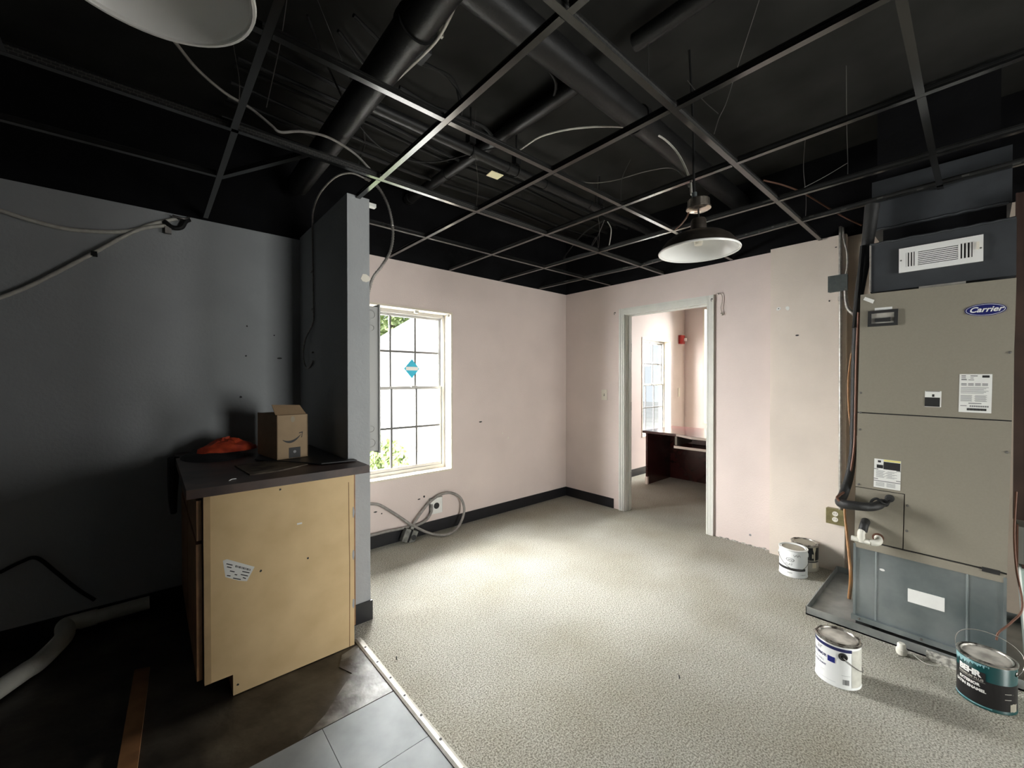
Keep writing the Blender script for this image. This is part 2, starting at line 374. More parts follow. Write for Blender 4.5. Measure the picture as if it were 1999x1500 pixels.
for (u, v, a, b, m) in ((1520, 603, .016, .016, M_LABEL), (1520, 603, .004, .004, M_PRINT), (1538, 602, .014, .018, M_LABEL), (1556, 655, .012, .006, M_PRINT), (1619, 588, .005, .006, M_PRINT), (1632, 483, .008, .004, M_PRINT)):
    blot('wall_hole', wall_patch, m, at_x(u, v, -.045), 'x', a, b, .003 if m == M_PRINT else .002)
for (u, v, a, b, m) in ((1408, 612, .004, .006, M_PRINT), (1465, 1045, .01, .01, M_GREYPRINT)):
    blot('wall_hole', wall_right, m, at_x(u, v, 0), 'x', a, b)
for (u, v, a, b) in ((482, 637, .006, .006), (480, 695, .006, .006), (546, 700, .016, .006), (470, 775, .008, .008), (535, 655, .005, .005)):
    blot('wall_hole', wall_grey, M_PRINT, at_y(u, v, 0), 'y', a, b)
blot('paint_chip', partition, M_OFFWHITE, at_y(713, 543, YP), 'y', .028, .022)

# ------------------------------------------------------------------ windows
def window(name, x0, x1, yfr):
    t = bpy.data.objects.new(name, None); COL.objects.link(t); t.location = ((x0 + x1) / 2, yfr, WZ0); PLOC[name] = Vector(t.location); t['kind'] = 'structure'
    z0, z1 = WZ0, WZ1; e = .018
    bm = bmesh.new(); frame_y(bm, x0, x1, -.006, T, z0, z1, e)
    obj('reveal', bm, M_CREAM, t, bevel=.004)
    a0, a1, b0, b1 = x0 + e, x1 - e, z0 + e, z1 - e; f = .030
    bm = bmesh.new(); frame_y(bm, a0, a1, yfr - .02, yfr + .05, b0, b1, f)
    obj('outer_frame', bm, M_ALU, t, bevel=.003)
    mid = 1.305
    for nm, zz0, zz1, yy in (('upper_sash', mid - .012, b1 - f, yfr + .022), ('lower_sash', b0 + f, mid + .016, yfr)):
        s = bmesh.new(); g = .022; c0, c1 = a0 + f, a1 - f
        frame_y(s, c0, c1, yy - .01, yy + .015, zz0, zz1, g, g, g + .006)
        so = obj(nm, s, M_ALU, t, bevel=.002)
        p0, p1, q0, q1 = c0 + g, c1 - g, zz0 + g + .006, zz1 - g
        for k in (1, 2): xx = p0 + (p1 - p0) * k / 3; bx('muntin', M_MUNT, so, xx - .009, xx + .009, yy - .006, yy + .009, q0, q1)
        zz = (q0 + q1) / 2; bx('muntin', M_MUNT, so, p0, p1, yy - .007, yy + .008, zz - .009, zz + .009)
        for i in range(3):
            for j in range(2):
                xa = p0 + (p1 - p0) * i / 3; xb = p0 + (p1 - p0) * (i + 1) / 3; za = q0 + (q1 - q0) * j / 2; zb = q0 + (q1 - q0) * (j + 1) / 2
                bm = bmesh.new(); vs = [bm.verts.new(p) for p in ((xa, yy + .002, za), (xb, yy + .002, za), (xb, yy + .002, zb), (xa, yy + .002, zb))]; bm.faces.new(vs); obj('pane', bm, M_GLASS, so)
    bx('sash_lock', M_ALU, t, (x0 + x1) / 2 + .06, (x0 + x1) / 2 + .12, yfr - .03, yfr - .008, mid + .008, mid + .022)
    return t
window('window_1', WX0, WX1, .125)
window('window_2', 1.67, 2.53, .125)
# office side window: one tall pane in a white frame
w3 = bpy.data.objects.new('window_3', None); COL.objects.link(w3); w3.location = (3.05, -.8, .655); PLOC['window_3'] = Vector(w3.location); w3['kind'] = 'structure'
bm = bmesh.new(); frame_x(bm, 2.985, 3.15, -1.25, -.30, .655, 2.55, .03); box(bm, 3.0, 3.14, -.81, -.77, .685, 2.52)
obj('outer_frame', bm, M_CREAM, w3)
bx('pane', M_GLASS, w3, 3.08, 3.084, -1.22, -.33, .685, 2.52)
w4 = bpy.data.objects.new('fill_lamp_opening', None); COL.objects.link(w4); w4.location = (-2.1, YF, .3); PLOC['fill_lamp_opening'] = Vector(w4.location); w4['kind'] = 'structure'  # unseen frame and pane added around the opening of the rear fill lamp
bm = bmesh.new(); frame_y(bm, -2.72, -1.5, YF - .12, YF - .06, .3, 1.9, .04)
obj('outer_frame', bm, M_ALU, w4)
bx('pane', M_GLASS, w4, -2.68, -1.54, YF - .092, YF - .088, .34, 1.86)
# blue diamond sticker and clips on window_1
dm = thing('window_sticker', at_y(804, 720, .13), 'cyan diamond sticker with a pale bar on the upper window sash', 'sticker')
c = at_y(804, 720, .138)
bm = bmesh.new(); prism(bm, [c + Vector(p) for p in ((-.078, 0, 0), (0, 0, -.088), (.078, 0, 0), (0, 0, .088))], (0, .002, 0)); obj('diamond', bm, M_CYAN, dm)
bm = bmesh.new(); prism(bm, [c + Vector(p) for p in ((-.058, -.001, -.016), (.058, -.001, -.016), (.066, -.001, 0), (.058, -.001, .016), (-.058, -.001, .016))], (0, .0025, 0)); obj('pale_bar', bm, M_LABEL, dm)
for k, (u, v) in enumerate(((813, 607), (876, 616))):
    p = at_y(u, v, .03)
    o = bx('curtain_clip', M_ALU, None, p.x - .018, p.x + .018, .02, .05, WZ1 - .042, WZ1 - .0185, bevel=.003)
    tag(o, ('small grey clip at the middle of the window head', 'small grey clip in the upper corner of the window reveal')[k], 'clip')

# ------------------------------------------------------------------ doorway
door = bpy.data.objects.new('door_1', None); COL.objects.link(door); door.location = (0, (DY0 + DY1) / 2, 0); PLOC['door_1'] = Vector(door.location); door['kind'] = 'structure'
def casing(y0, y1, z0, z1, inner, head=False):
    for side, xs in (('a', (-1, -.0)), ('b', (1, .115))):
        bm = bmesh.new(); w = (z1 - z0) if head else (y1 - y0)
        for fr0, fr1, dp in ((0, .30, .019), (.30, .34, .010), (.34, .72, .015), (.72, .80, .010), (.80, 1, .013)):
            x = xs[1]
            if head: box(bm, x, x + xs[0] * dp, y0, y1, z1 - w * fr1, z1 - w * fr0)
            elif inner > 0: box(bm, x, x + xs[0] * dp, y0 + w * fr0, y0 + w * fr1, z0, z1)
            else: box(bm, x, x + xs[0] * dp, y1 - w * fr1, y1 - w * fr0, z0, z1)
        obj('casing', bm, M_TRIM, door, bevel=.0025)
CW = .062
casing(DY0 - CW + .012, DY0 + .012, 0, DZ + CW - .012, 1)
casing(DY1 - .012, DY1 + CW - .012, 0, DZ + CW - .012, -1)
casing(DY0 + .012, DY1 - .012, DZ - .012, DZ + CW - .012, 0, True)
bm = bmesh.new(); box(bm, -.002, .117, DY0, DY0 + .018, 0, DZ); box(bm, -.002, .117, DY1 - .018, DY1, 0, DZ); box(bm, -.002, .117, DY0 + .018, DY1 - .018, DZ - .018, DZ); obj('jamb', bm, M_TRIM, door, bevel=.001)
bm = bmesh.new(); box(bm, .05, .085, DY0 + .018, DY0 + .03, 0, DZ - .018); box(bm, .05, .085, DY1 - .03, DY1 - .018, 0, DZ - .018); box(bm, .05, .085, DY0 + .03, DY1 - .03, DZ - .03, DZ - .018); obj('door_stop', bm, M_TRIM, door, bevel=.001)
for z in (1.72, 1.1, .35): bx('hinge', M_ALU, door, .088, .116, DY1 - .021, DY1 - .0175, z - .045, z + .045)
def hook(u, v, label):
    p = at_x(u, v, -.02); t = thing('cup_hook', (p.x, p.y, p.z), label, 'hook')
    tb('hook_wire', M_WIRE, t, [p + Vector(q) for q in ((0, 0, 0), (-.012, 0, .002), (-.022, 0, -.008), (-.018, .0, -.02), (-.008, 0, -.018))], .0025, seg=6)
    bm = bmesh.new(); lathe(bm, [(.007, 0), (.007, -.003), (.0, -.004)], p, 10, 'x'); obj('base_plate', bm, M_WIRE, t)
hook(1201, 611, 'tiny dark hook on the left top corner of the door casing')
hook(1390, 584, 'tiny dark hook on the right top corner of the door casing')
p = at_x(1405, 574, -.006)
st = thing('wall_string', p, 'short frayed string hanging from a nail beside the door casing', 'string')
tb('nail', M_WIRE, st, [p + Vector((.006, .01, 0)), p + Vector((-.012, .005, 0))], .004, seg=6, smooth=0)
tb('cord', M_STRING, st, [p + Vector(q) for q in ((-.008, .02, .004), (-.010, 0, .006), (-.008, -.022, -.02), (-.008, -.024, -.07), (-.008, -.014, -.12), (-.008, -.020, -.16), (-.008, -.030, -.19))], lambda s: .0028 if s < .8 else .0028 + (s - .8) * .03, seg=6)
sw = thing('light_switch', at_x(1180, 771, 0), 'cream toggle light switch plate left of the doorway', 'light switch')
p = at_x(1180, 771, 0); bx('plate', M_OFFWHITE, sw, -.006, 0, p.y - .035, p.y + .035, p.z - .057, p.z + .057, bevel=.003); bx('toggle', M_OFFWHITE, sw, -.018, -.006, p.y - .005, p.y + .005, p.z - .004, p.z + .014)
bx('toggle_slot', M_GREYPRINT, sw, -.0065, -.004, p.y - .007, p.y + .007, p.z - .013, p.z + .013)

# ------------------------------------------------------------------ tile corner, strip
tile_floor = struct(bx('floor_tile_bed', M_TILED, None, XL, -2.925, YF, -1.0, -.06, -.004))
bm = bmesh.new(); box(bm, XL, -2.925, -1.565, 0, -.06, -.003); struct(obj('floor_bare_patch', bm, M_SUB))
bm = bmesh.new()
pts = [(-2.93, -1.14), (-3.02, -1.17), (-3.06, -1.25), (-3.03, -1.33), (-3.12, -1.42), (-3.2, -1.50), (-3.3, -1.562), (-2.93, -1.562)]
prism(bm, [Vector((x, y, -.003)) for x, y in pts], (0, 0, .003)); tag(obj('adhesive_smear', bm, M_MUD), 'grey adhesive residue on bare floor beside the metal strip', 'residue')
tm = None; S = .3048
for i in range(5):
    for j in range(7):
        x1 = -2.927 - i * S; y1 = -1.567 - j * S
        if tm is None:
            bm = bmesh.new(); box(bm, -S + .0025, 0, -S + .0025, 0, -.006, 0); o = obj('tile', bm, M_TILE, tile_floor, bevel=.0008); tm = o
        else:
            o = tm.copy(); COL.objects.link(o); PLOC[o.name] = Vector()
        o.location = (x1, y1, random.uniform(-.0006, .0006)); o.rotation_euler = (0, 0, random.uniform(-.003, .003))
struct(bx('floor_tile_rest', M_TILE, None, XL, -2.927 - 5 * S, YF, -1.567, -.05, -.001))
struct(bx('floor_tile_behind', M_TILE, None, -2.927 - 5 * S, -2.925, YF, -1.567 - 7 * S, -.05, -.001))
strip = thing('transition_strip', (-2.914, -2.4, 0), 'pale metal carpet transition strip with screws along the tile edge', 'trim strip')
bm = bmesh.new(); prism(bm, [Vector((-2.932, -1.10, 0)), Vector((-2.932, -1.10, .004)), Vector((-2.922, -1.10, .008)), Vector((-2.908, -1.10, .008)), Vector((-2.897, -1.10, .003)), Vector((-2.897, -1.10, 0))], (0, -3.6, 0)); obj('bar', bm, M_STRIP, strip)
y = -1.2
while y > -4.5:
    bm = bmesh.new(); lathe(bm, [(.0055, 0), (.0055, .0015), (.003, .002), (0, .001)], (-2.913 + random.uniform(-.003, .003), y, .0078), 10); obj('screw', bm, M_PRINT, strip); y -= random.uniform(.125, .16)

# ------------------------------------------------------------------ suspended grid
GX = [-5.31, -4.69, -4.075, -3.465, -2.846, -2.238, -1.642, -1.035, -.45]
GY = [-4.98, -4.36, -3.74, -3.122, -2.494, -1.872, -1.245, -.642]
grid = thing('ceiling_grid', (-2.2, -1.9, ZT), 'black painted empty suspended ceiling grid below the dark deck', 'ceiling grid')
def tee(name, a, b, h=.038, web=None):
    a = Vector(a); b = Vector(b); d = (b - a).normalized(); s = Vector((-d.y, d.x, 0)).normalized(); u = Vector((0, 0, 1)); L = b - a
    def sec(pts, nm, m, par):
        bm = bmesh.new(); prism(bm, [a + s * x + u * z for x, z in pts], L); return obj(nm, bm, m, par)
    o = sec([(-.012, 0), (.012, 0), (.012, .0015), (-.012, .0015)], name, M_TEE, grid)
    sec([(-.0012, .0015), (.0012, .0015), (.0012, h - .007), (-.0012, h - .007)], 'web', web or M_TEE, o)
    sec([(-.0035, h - .007), (.0035, h - .007), (.0035, h), (-.0035, h)], 'bulb', M_TEE, o)
    return o
for y in (-4.98, -3.74, -2.494, -1.245):
    tee('main_tee', (XL, y - .004, ZT), (-.004 if y > -2.2 else -.05, y, ZT), .038, M_SLOT)
ys = [YF, -4.98, -3.74, -2.494, -1.245, -.004]
LASTX = {YF: -.72, -4.98: -.68, -3.74: -.640, -2.494: -.566, -1.245: -.425, -.004: -.46}
for x in GX:
    for a, b in zip(ys, ys[1:]):
        if b > -1 and XP0 - .05 < x < XP1 + .05: b = YP + .03
        if b > -1 and x < -3: continue
        xa = x + random.uniform(-.006, .006); xb = x + random.uniform(-.006, .006)
        if x == -.45: xa, xb = LASTX[a], LASTX[b]
        tee('cross_tee', (xa, a + .013, ZT), (xb, b - (.013 if b < -.1 else 0), ZT), .032, M_SLOT if x > -1.7 else None)
tee('cross_tee', (-3.465, -1.258, ZT), (-3.465, -.05, ZT), .032)
for y in (-4.36, -3.122, -1.872, -.642):
    xs = [XL] + GX + [-.004]
    for a, b in zip(xs, xs[1:]):
        if y == -.642 and a < -3.4: continue
        if y == -3.122 and b == -.004: continue
        if y == -.642 and a < XP0 - .1 and b > XP0: continue
        if b == -.004 and y < -2.2: b = -.05
        if a < XP1 < b and y > YP: a = XP1
        tee('cross_tee', (a + .013, y + random.uniform(-.004, .004), ZT), (b - .013, y + random.uniform(-.004, .004), ZT), .03)
tee('cross_tee', (-3.46, -.72, ZT + .004), (-3.165, -1.2, ZT + .03), .03)
tee('cross_tee', (-5.2, -.70, ZT), (-3.478, -.738, ZT), .03)
# hanger wires
def hw(pts, r=.0016): tb('hanger_wire', M_WIRE, grid, pts, r, seg=5, smooth=6)
hw([at_z(1482, 0, 2.95), at_z(1440, 130, 2.80), at_z(1418, 200, 2.62), at_z(1403, 232, 2.56), at_z(1394, 262, 2.47)])
hw([at_z(1342, 157, 2.75), at_z(1372, 195, 2.66), at_z(1402, 222, 2.58)])
hw([at_z(1652, 128, 2.95), at_z(1653, 250, 2.7), at_z(1655, 315, 2.55), at_z(1655, 340, 2.43)])
hw([at_z(1655, 318, 2.55), at_z(1610, 345, 2.5), at_z(1570, 366, 2.45)])
hw([at_z(1265, 55, 3.0), at_z(1266, 150, 2.7)])
hw([at_z(1232, 310, 2.9), at_z(1214, 350, 2.65), at_z(1212, 395, 2.43)])
for (x, y) in ((-2.24, -1.245), (-1.03, -1.245), (-3.46, -1.245), (-2.84, -2.494), (-.45, -2.494), (-4.1, -1.245)):
    hw([(x, y, ZT + .03), (x + .012, y, ZT + .2), (x - .01, y + .01, ZT + .4), (x, y, ZD)])
hw([at_z(560, 0, 2.9), at_z(548, 80, 2.75), at_z(520, 210, 2.47)])
hw([at_z(620, 0, 2.95), at_z(650, 75, 2.85), at_z(695, 185, 2.8)])

# ------------------------------------------------------------------ pipes and runs under the deck
def pipe(name, a, b, r, label, cat, m=None, rings=()):
    t = thing(name, (Vector(a) + Vector(b)) / 2, label, cat); a = Vector(a); b = Vector(b)
    tb('run', m or M_BLACK, t, [a, b], r, seg=20, smooth=0)
    d = (b - a).normalized()
    for f in rings: p = a.lerp(b, f); tb('coupling', m or M_BLACK, t, [p - d * .02, p + d * .02], r * 1.13, seg=20, smooth=0)
    return t
pipe('large_pipe', (-6.5, -2.08, 2.86), (-.0, -1.93, 2.86), .070, 'thick black pipe crossing the deck above the barn pendant', 'pipe', rings=(.42, .75))
pipe('exhaust_duct', (-2.985, -4.6, 2.72), (-2.96, -.15, 2.72), .068, 'black round duct running toward the stub partition', 'duct', rings=(.62,))
pipe('sprinkler_pipe', (-2.93, -1.235, 2.76), (.0, -1.215, 2.76), .030, 'black pipe slung from hangers beside the pale tag', 'pipe', rings=(.33, .45, .62, .7))
pipe('branch_pipe', (-2.065, -.02, 2.92), (-2.04, -1.98, 2.92), .038, 'short black branch pipe with a capped end near the window wall', 'pipe', rings=(.02, .3, .5))
pipe('cross_pipe', (-2.03, -2.2, 2.94), (-2.0, -5.5, 2.94), .040, 'black pipe continuing beyond the thick pipe under the deck', 'pipe')
bm = bmesh.new(); box(bm, -2.02, -1.98, -1.9, -.5, 2.96, 3.015); tag(obj('strut_rail', bm, M_BLACK, bevel=.004), 'black strut rail fixed beside the branch pipe', 'rail')
for k, (x, lab) in enumerate(((-2.27, 'black pipe hanger left of the pale tag'), (-1.90, 'black pipe hanger right beside the pale tag'), (-1.0, 'black pipe hanger nearest the barn pendant'))):
    t = thing('pipe_hanger', (x, -1.23, 2.76), lab, 'pipe hanger', 'hangers on the sprinkler pipe')
    tb('ring', M_BLACK, t, [(x, -1.23 + .036 * math.cos(a), 2.76 + .036 * math.sin(a)) for a in [2 * math.pi * i / 16 for i in range(17)]], .004, seg=6, smooth=0)
    tb('rod', M_BLACK, t, [(x, -1.23, 2.79), (x, -1.23, ZD)], .005, seg=8, smooth=0)
    bx('bracket', M_BLACK, t, x - .022, x + .022, -1.252, -1.208, 2.80, 2.88, bevel=.004)
p = at_z(965, 343, 2.72)
t = thing('pale_tag', p, 'pale yellow tag card hanging under the sprinkler pipe', 'tag'); bm = bmesh.new(); prism(bm, [p + Vector(q) for q in ((-.05, -.035, 0), (.045, -.04, 0), (.05, .03, 0), (-.04, .035, 0))], (0, 0, .004)); obj('card', bm, mat('pale_yellow_card', (.80, .74, .48), .6), t)
tb('tie', M_WIRE, t, [p + Vector((0, 0, .003)), p + Vector((.02, -.01, .03))], .002, seg=5, smooth=0)
# parallel dark cables along the deck near the window wall
CL = ('topmost, nearest the duct', 'second', 'third', 'fourth', 'fifth', 'sixth', 'seventh', 'eighth, nearest the window wall')
for k in range(8):
    y0 = -1.10 + k * .125; z = 2.985 - (k % 3) * .02
    o = tb('deck_cable', M_CABLE, None, [(-3.4, y0 - .02, z), (-2.7, y0 + random.uniform(-.03, .03), z - .01), (-2.1, y0 + random.uniform(-.03, .03), z - .02), (-1.4, y0 + random.uniform(-.03, .03), z - .005), (-.6, y0 + random.uniform(-.03, .03), z - .02), (-.02, y0, z)], .011, seg=8)
    tag(o, 'black cable strung under the deck, %s of eight parallel runs' % CL[k], 'cable', 'parallel cables under the deck')
def cable(name, m, pts, r, label, **kw):
    return tag(tb(name, m, None, pts, r, **kw), label, 'cable')
cable('armoured_cable', M_WHITECABLE, [at_z(1010, 296, 2.86), at_z(1022, 288, 2.86), at_z(1060, 265, 2.86), at_z(1130, 250, 2.86), at_z(1215, 248, 2.86), at_z(1280, 262, 2.82), at_z(1320, 295, 2.72), at_z(1345, 345, 2.50), at_z(1350, 380, 2.30)], .0055, 'pale cable arching over the grid into the barn pendant box')
cable('armoured_cable', M_WHITECABLE, [at_z(900, -20, 2.93), at_z(880, 30, 2.93), at_z(855, 75, 2.93), at_z(825, 108, 2.93), at_z(775, 155, 2.93), at_z(730, 195, 2.90)], .007, 'pale cable clipped to the deck beside the round duct')
for k, (u, v) in enumerate(((860, 72), (815, 108))):
    q = at_z(u, v, 2.95); o = bx('deck_box', M_STRIP if k == 0 else M_DUCT, None, q.x - (.012, .05)[k], q.x + (.012, .05)[k], q.y - (.008, .05)[k], q.y + (.008, .05)[k], 2.95, ZD, bevel=.003)
    tag(o, ('small bright cable clip on the deck', 'square black junction box on the deck where the pale cable bends')[k], ('clip', 'junction box')[k])
cable('flex_cable', M_GREYCABLE, [at_z(340, 80, 2.62), at_z(385, 135, 2.62), at_z(440, 182, 2.6), at_z(490, 212, 2.58), at_z(530, 245, 2.52), at_z(548, 258, 2.5), at_z(590, 257, 2.55), at_z(640, 268, 2.62), at_z(690, 298, 2.62), at_z(722, 330, 2.55)], .006, 'grey cable sagging from the cut off pendant to the partition')
cable('spiral_cable', M_CABLE, [at_z(600, 30, 2.86), at_z(640, 130, 2.84), at_z(690, 228, 2.80), at_z(740, 285, 2.78), at_z(790, 310, 2.78), at_z(850, 316, 2.78), at_z(920, 300, 2.8), at_z(985, 285, 2.84)], .0045, 'black ribbed cable drooping below the sprinkler pipe', ridge=.3, step=.008)
cable('spiral_cable', M_CABLE, [at_z(700, 320, 2.95), at_z(712, 280, 2.95), at_z(708, 240, 2.95)], .005, 'thin black cable dangling beside the round duct end')
cable('deck_cable', M_CABLE, [at_z(660, 60, 2.99), at_z(730, 140, 2.99), at_z(800, 118, 2.98), at_z(860, 140, 2.98), at_z(890, 170, 2.95), at_z(902, 195, 2.9), at_z(900, 225, 2.85)], .008, 'upper of two black cables curving across the deck beside the bright tee')
cable('deck_cable', M_CABLE, [at_z(770, 115, 2.99), at_z(830, 128, 2.985), at_z(880, 150, 2.97), at_z(895, 185, 2.94), at_z(897, 222, 2.88)], .007, 'lower of two black cables curving across the deck beside the bright tee')
cable('deck_cable', M_CABLE, [at_z(690, 30, 2.99), at_z(760, 95, 2.99), at_z(820, 120, 2.99)], .009, 'black cable crossing the deck behind the round duct')
cable('deck_cable', M_CABLE, [at_z(780, 170, 2.98), at_z(840, 205, 2.98), at_z(890, 225, 2.97), at_z(940, 245, 2.95), at_z(965, 270, 2.93)], .010, 'black cable bundle running between the two tees')
cable('deck_cable', M_CABLE, [at_z(1057, 85, 2.96), at_z(1070, 130, 2.93), at_z(1085, 160, 2.9), at_z(1082, 185, 2.92), at_z(1070, 195, 2.95)], .008, 'black looped cable drooping beside the thick pipe')
cable('deck_cable', M_WIRE, [at_z(1110, 345, 2.8), at_z(1150, 357, 2.75), at_z(1200, 352, 2.75), at_z(1260, 335, 2.75), at_z(1310, 328, 2.7), at_z(1335, 345, 2.55), at_z(1345, 365, 2.42)], .0035, 'thin dark wire looping toward the barn pendant')
cable('deck_cable', M_COPPER, [at_z(1490, 352, 2.75), at_z(1530, 362, 2.72), at_z(1570, 378, 2.68), at_z(1620, 408, 2.6), at_z(1650, 425, 2.5), at_z(1682, 440, 2.44)], .006, 'brown wire running to the top of the lineset')
cable('deck_cable', M_WHITECABLE, [at_z(1186, 433, 2.7), at_z(1193, 448, 2.62), at_z(1190, 475, 2.52), at_z(1184, 492, 2.43)], .004, 'short pale cable end dangling over a grid crossing')
cable('deck_cable', M_WIRE, [at_z(1180, 430, 2.75), at_z(1165, 465, 2.6), at_z(1153, 484, 2.5), at_z(1164, 463, 2.6), at_z(1168, 486, 2.46)], .003, 'twisted wire ends hanging over a grid crossing')
cable('deck_cable', M_CABLE, [at_z(1180, 430, 2.78), at_z(1140, 455, 2.75), at_z(1110, 490, 2.72), at_z(1100, 505, 2.7)], .006, 'black cable falling toward the window wall corner')

# cable over the partition and its loop on the dark side
lx = XP0 - .008
cable('armoured_cable', M_ARMOR, [at_x(611, 705, lx), at_x(603, 718, lx), at_x(596, 715, lx - .01), at_x(592, 690, lx - .02), at_x(597, 660, lx - .012), at_x(611, 630, lx), at_x(612, 600, lx), at_x(611, 520, lx), at_x(610, 440, lx), Vector((-2.92, -.37, 2.50)), Vector((-2.905, -.47, 2.58)), at_y(655, 346, -.55), at_y(685, 338, -.6), at_y(712, 348, -.62)], .0055, 'thin grey cable looped on the dark partition side', seg=8)
cable('armoured_cable', M_ARMOR, [at_y(712, 348, -.62), at_y(735, 362, -.66), at_y(757, 400, -.7), at_y(767, 450, -.72), at_y(762, 490, -.74), at_y(745, 520, -.76), Vector((-2.69, -.76, 2.0)), Vector((-2.73, -.76, 1.83))], .0075, 'ridged armoured cable arching down to the breaker panel', ridge=.35, step=.007, seg=10)
for z in (1.56, 1.85, 2.1): bx('cable_clip', M_ARMOR, partition, XP0 - .012, XP0, -.33, -.295, z - .004, z + .004)
bx('bracket', M_LABEL, partition, XP1 - .01, XP1 + .05, YP + .02, YP + .05, 2.38, 2.40)

# breaker panel on the window side of the partition
bp_ = thing('breaker_panel', (XP1, -.65, .944), 'grey breaker panel box with round knockouts on the partition', 'breaker panel')
bx('enclosure', M_PANEL, bp_, XP1, XP1 + .1, -.84, -.46, .944, 1.82, bevel=.003)
bx('cover', M_PANEL, bp_, XP1 + .1, XP1 + .108, -.855, -.445, .93, 1.835, bevel=.002)
for z, r in ((1.69, .022), (1.08, .022), (1.77, .030), (.995, .030)):
    bm = bmesh.new(); lathe(bm, [(r, 0), (r, -.004), (r * .8, -.005), (r * .72, -.002), (0, -.002)], (XP1 + .055, -.84, z), 20, 'y'); obj('knockout', bm, M_PANEL, bp_, smooth=True)

# ------------------------------------------------------------------ barn pendants
def pendant(c, zr, r, label, cord_top):
    t = thing('barn_pendant', (c[0], c[1], zr), label, 'pendant lamp', 'barn pendants below the grid')
    k = r / .178; cc = (c[0], c[1], zr)
    prof = [(.178, .0), (.180, .004), (.176, .010), (.165, .030), (.145, .055), (.115, .076), (.075, .090), (.046, .096), (.036, .104), (.034, .15), (.030, .158), (.0, .160)]
    inn = [(.172, .0035), (.168, .012), (.158, .030), (.139, .053), (.110, .072), (.070, .085), (.030, .088), (.0, .088)]
    bm = bmesh.new(); lathe(bm, [(a * k, b * k) for a, b in prof], cc, 56, close=True)
    bm.faces.ensure_lookup_table()
    for f in [f for f in bm.faces if len(f.verts) > 8]: bm.faces.remove(f)
    obj('shade', bm, M_BARN, t, smooth=True)
    bm = bmesh.new(); lathe(bm, [(.179 * k, 0)] + [(a * k, b * k) for a, b in inn], cc, 56, close=True)
    for f in [f for f in bm.faces if len(f.verts) > 8]: bm.faces.remove(f)
    obj('reflector', bm, M_WHITE, t, smooth=True)
    bm = bmesh.new(); lathe(bm, [(.1765 * k, -.003), (.182 * k, -.003), (.184 * k, .002), (.182 * k, .006), (.1765 * k, .006), (.1765 * k, -.003)], cc, 56, close=True)
    for f in [f for f in bm.faces if len(f.verts) > 8]: bm.faces.remove(f)
    obj('rim', bm, M_WHITE, t, smooth=True)
    bm = bmesh.new(); lathe(bm, [(.0, .03), (.018, .032), (.02, .045), (.02, .088)], cc, 20); obj('socket', bm, M_OFFWHITE, t, smooth=True)
    tb('stem', M_CABLE, t, [Vector(cc) + Vector((0, 0, .155 * k)), Vector(cc) + Vector((0, 0, .20 * k))], .004, seg=8, smooth=0)
    b = Vector(cc) + Vector((0, 0, .198 * k))
    bm = bmesh.new(); lathe(bm, [(.0, 0), (.045, .002), (.056, .008), (.056, .016), (.050, .020), (.050, .05), (.046, .054), (0, .055)], b, 24)
    obj('junction_box', bm, M_NICKEL, t, smooth=True)
    tb('connector', M_GBOX, t, [b + Vector((-.02, .01, .05)), b + Vector((-.02, .012, .085))], .012, seg=10, smooth=0)
    tb('support_cable', M_CABLE, t, [b + Vector((-.02, .012, .08)), b + Vector((-.01, .02, .2))] + cord_top, .006, seg=8)
    return t
pendant((-1.733, -2.363), 1.995, .178, 'bronze barn pendant hanging from the grid in front of the doorway wall', [Vector((-1.72, -2.33, 2.6)), Vector((-1.7, -2.3, ZD))])
pendant((-3.739, -2.232), 2.14, .177, 'white lined barn pendant cut off at the top left of the view', [Vector((-3.72, -2.2, 2.75)), Vector((-3.7, -2.2, ZD))])
cable('deck_cable', M_COPPER, [at_z(1346, 412, 2.2), at_z(1340, 425, 2.19), at_z(1330, 438, 2.22), at_z(1318, 449, 2.3)], .004, 'bare brown wire trailing from the pendant junction box')

# ------------------------------------------------------------------ air handler
HX, HY0, HY1, HZ0, HZ1 = -.83, -2.816, -3.352, .485, 1.832
unit = thing('air_handler', (HX + .28, (HY0 + HY1) / 2, HZ0), 'tall taupe air handler cabinet on a galvanised stand', 'air handler')
bx('cabinet', M_HVAC, unit, HX + .012, HX + .56, HY0, HY1, HZ0, HZ1, bevel=.003)
def fpoly(pts): return [Vector((HX, y, z)) for y, z in pts]
zs = 1.192
bm = bmesh.new(); prism(bm, fpoly([(HY0, zs + .003), (HY1, zs + .003), (HY1, HZ1), (HY0, HZ1)]), (.018, 0, 0)); up_panel = obj('upper_panel', bm, M_HVAC, unit, bevel=.002)
ya, za = -3.010, .785
bm = bmesh.new(); prism(bm, fpoly([(HY0, za + .002), (ya - .002, za + .002), (ya - .002, HZ0 + .018), (HY1, HZ0 + .018), (HY1, zs - .003), (HY0, zs - .003)]), (.018, 0, 0)); low_panel = obj('lower_panel', bm, M_HVAC, unit, bevel=.002)
bm = bmesh.new(); prism(bm, fpoly([(HY0, HZ0 + .018), (ya + .002, HZ0 + .018), (ya + .002, za - .002), (HY0, za - .002)]), (.016, 0, 0)); acc = obj('access_plate', bm, M_HVAC, unit, bevel=.0015)
bm = bmesh.new(); box(bm, HX + .008, HX + .02, HY0 + .002, HY1 - .0, HZ0 + .0, HZ1 - .004); obj('seam_shadow_gap', bm, M_DARKGAP, unit)
bx('bottom_rail', M_HVAC, unit, HX - .002, HX + .02, HY0, HY1, HZ0 - .03, HZ0 + .010)
bx('latch', M_PRINT, unit, HX - .006, HX + .01, HY1 + .02, HY1 + .075, HZ0 + .002, HZ0 + .022, bevel=.002)
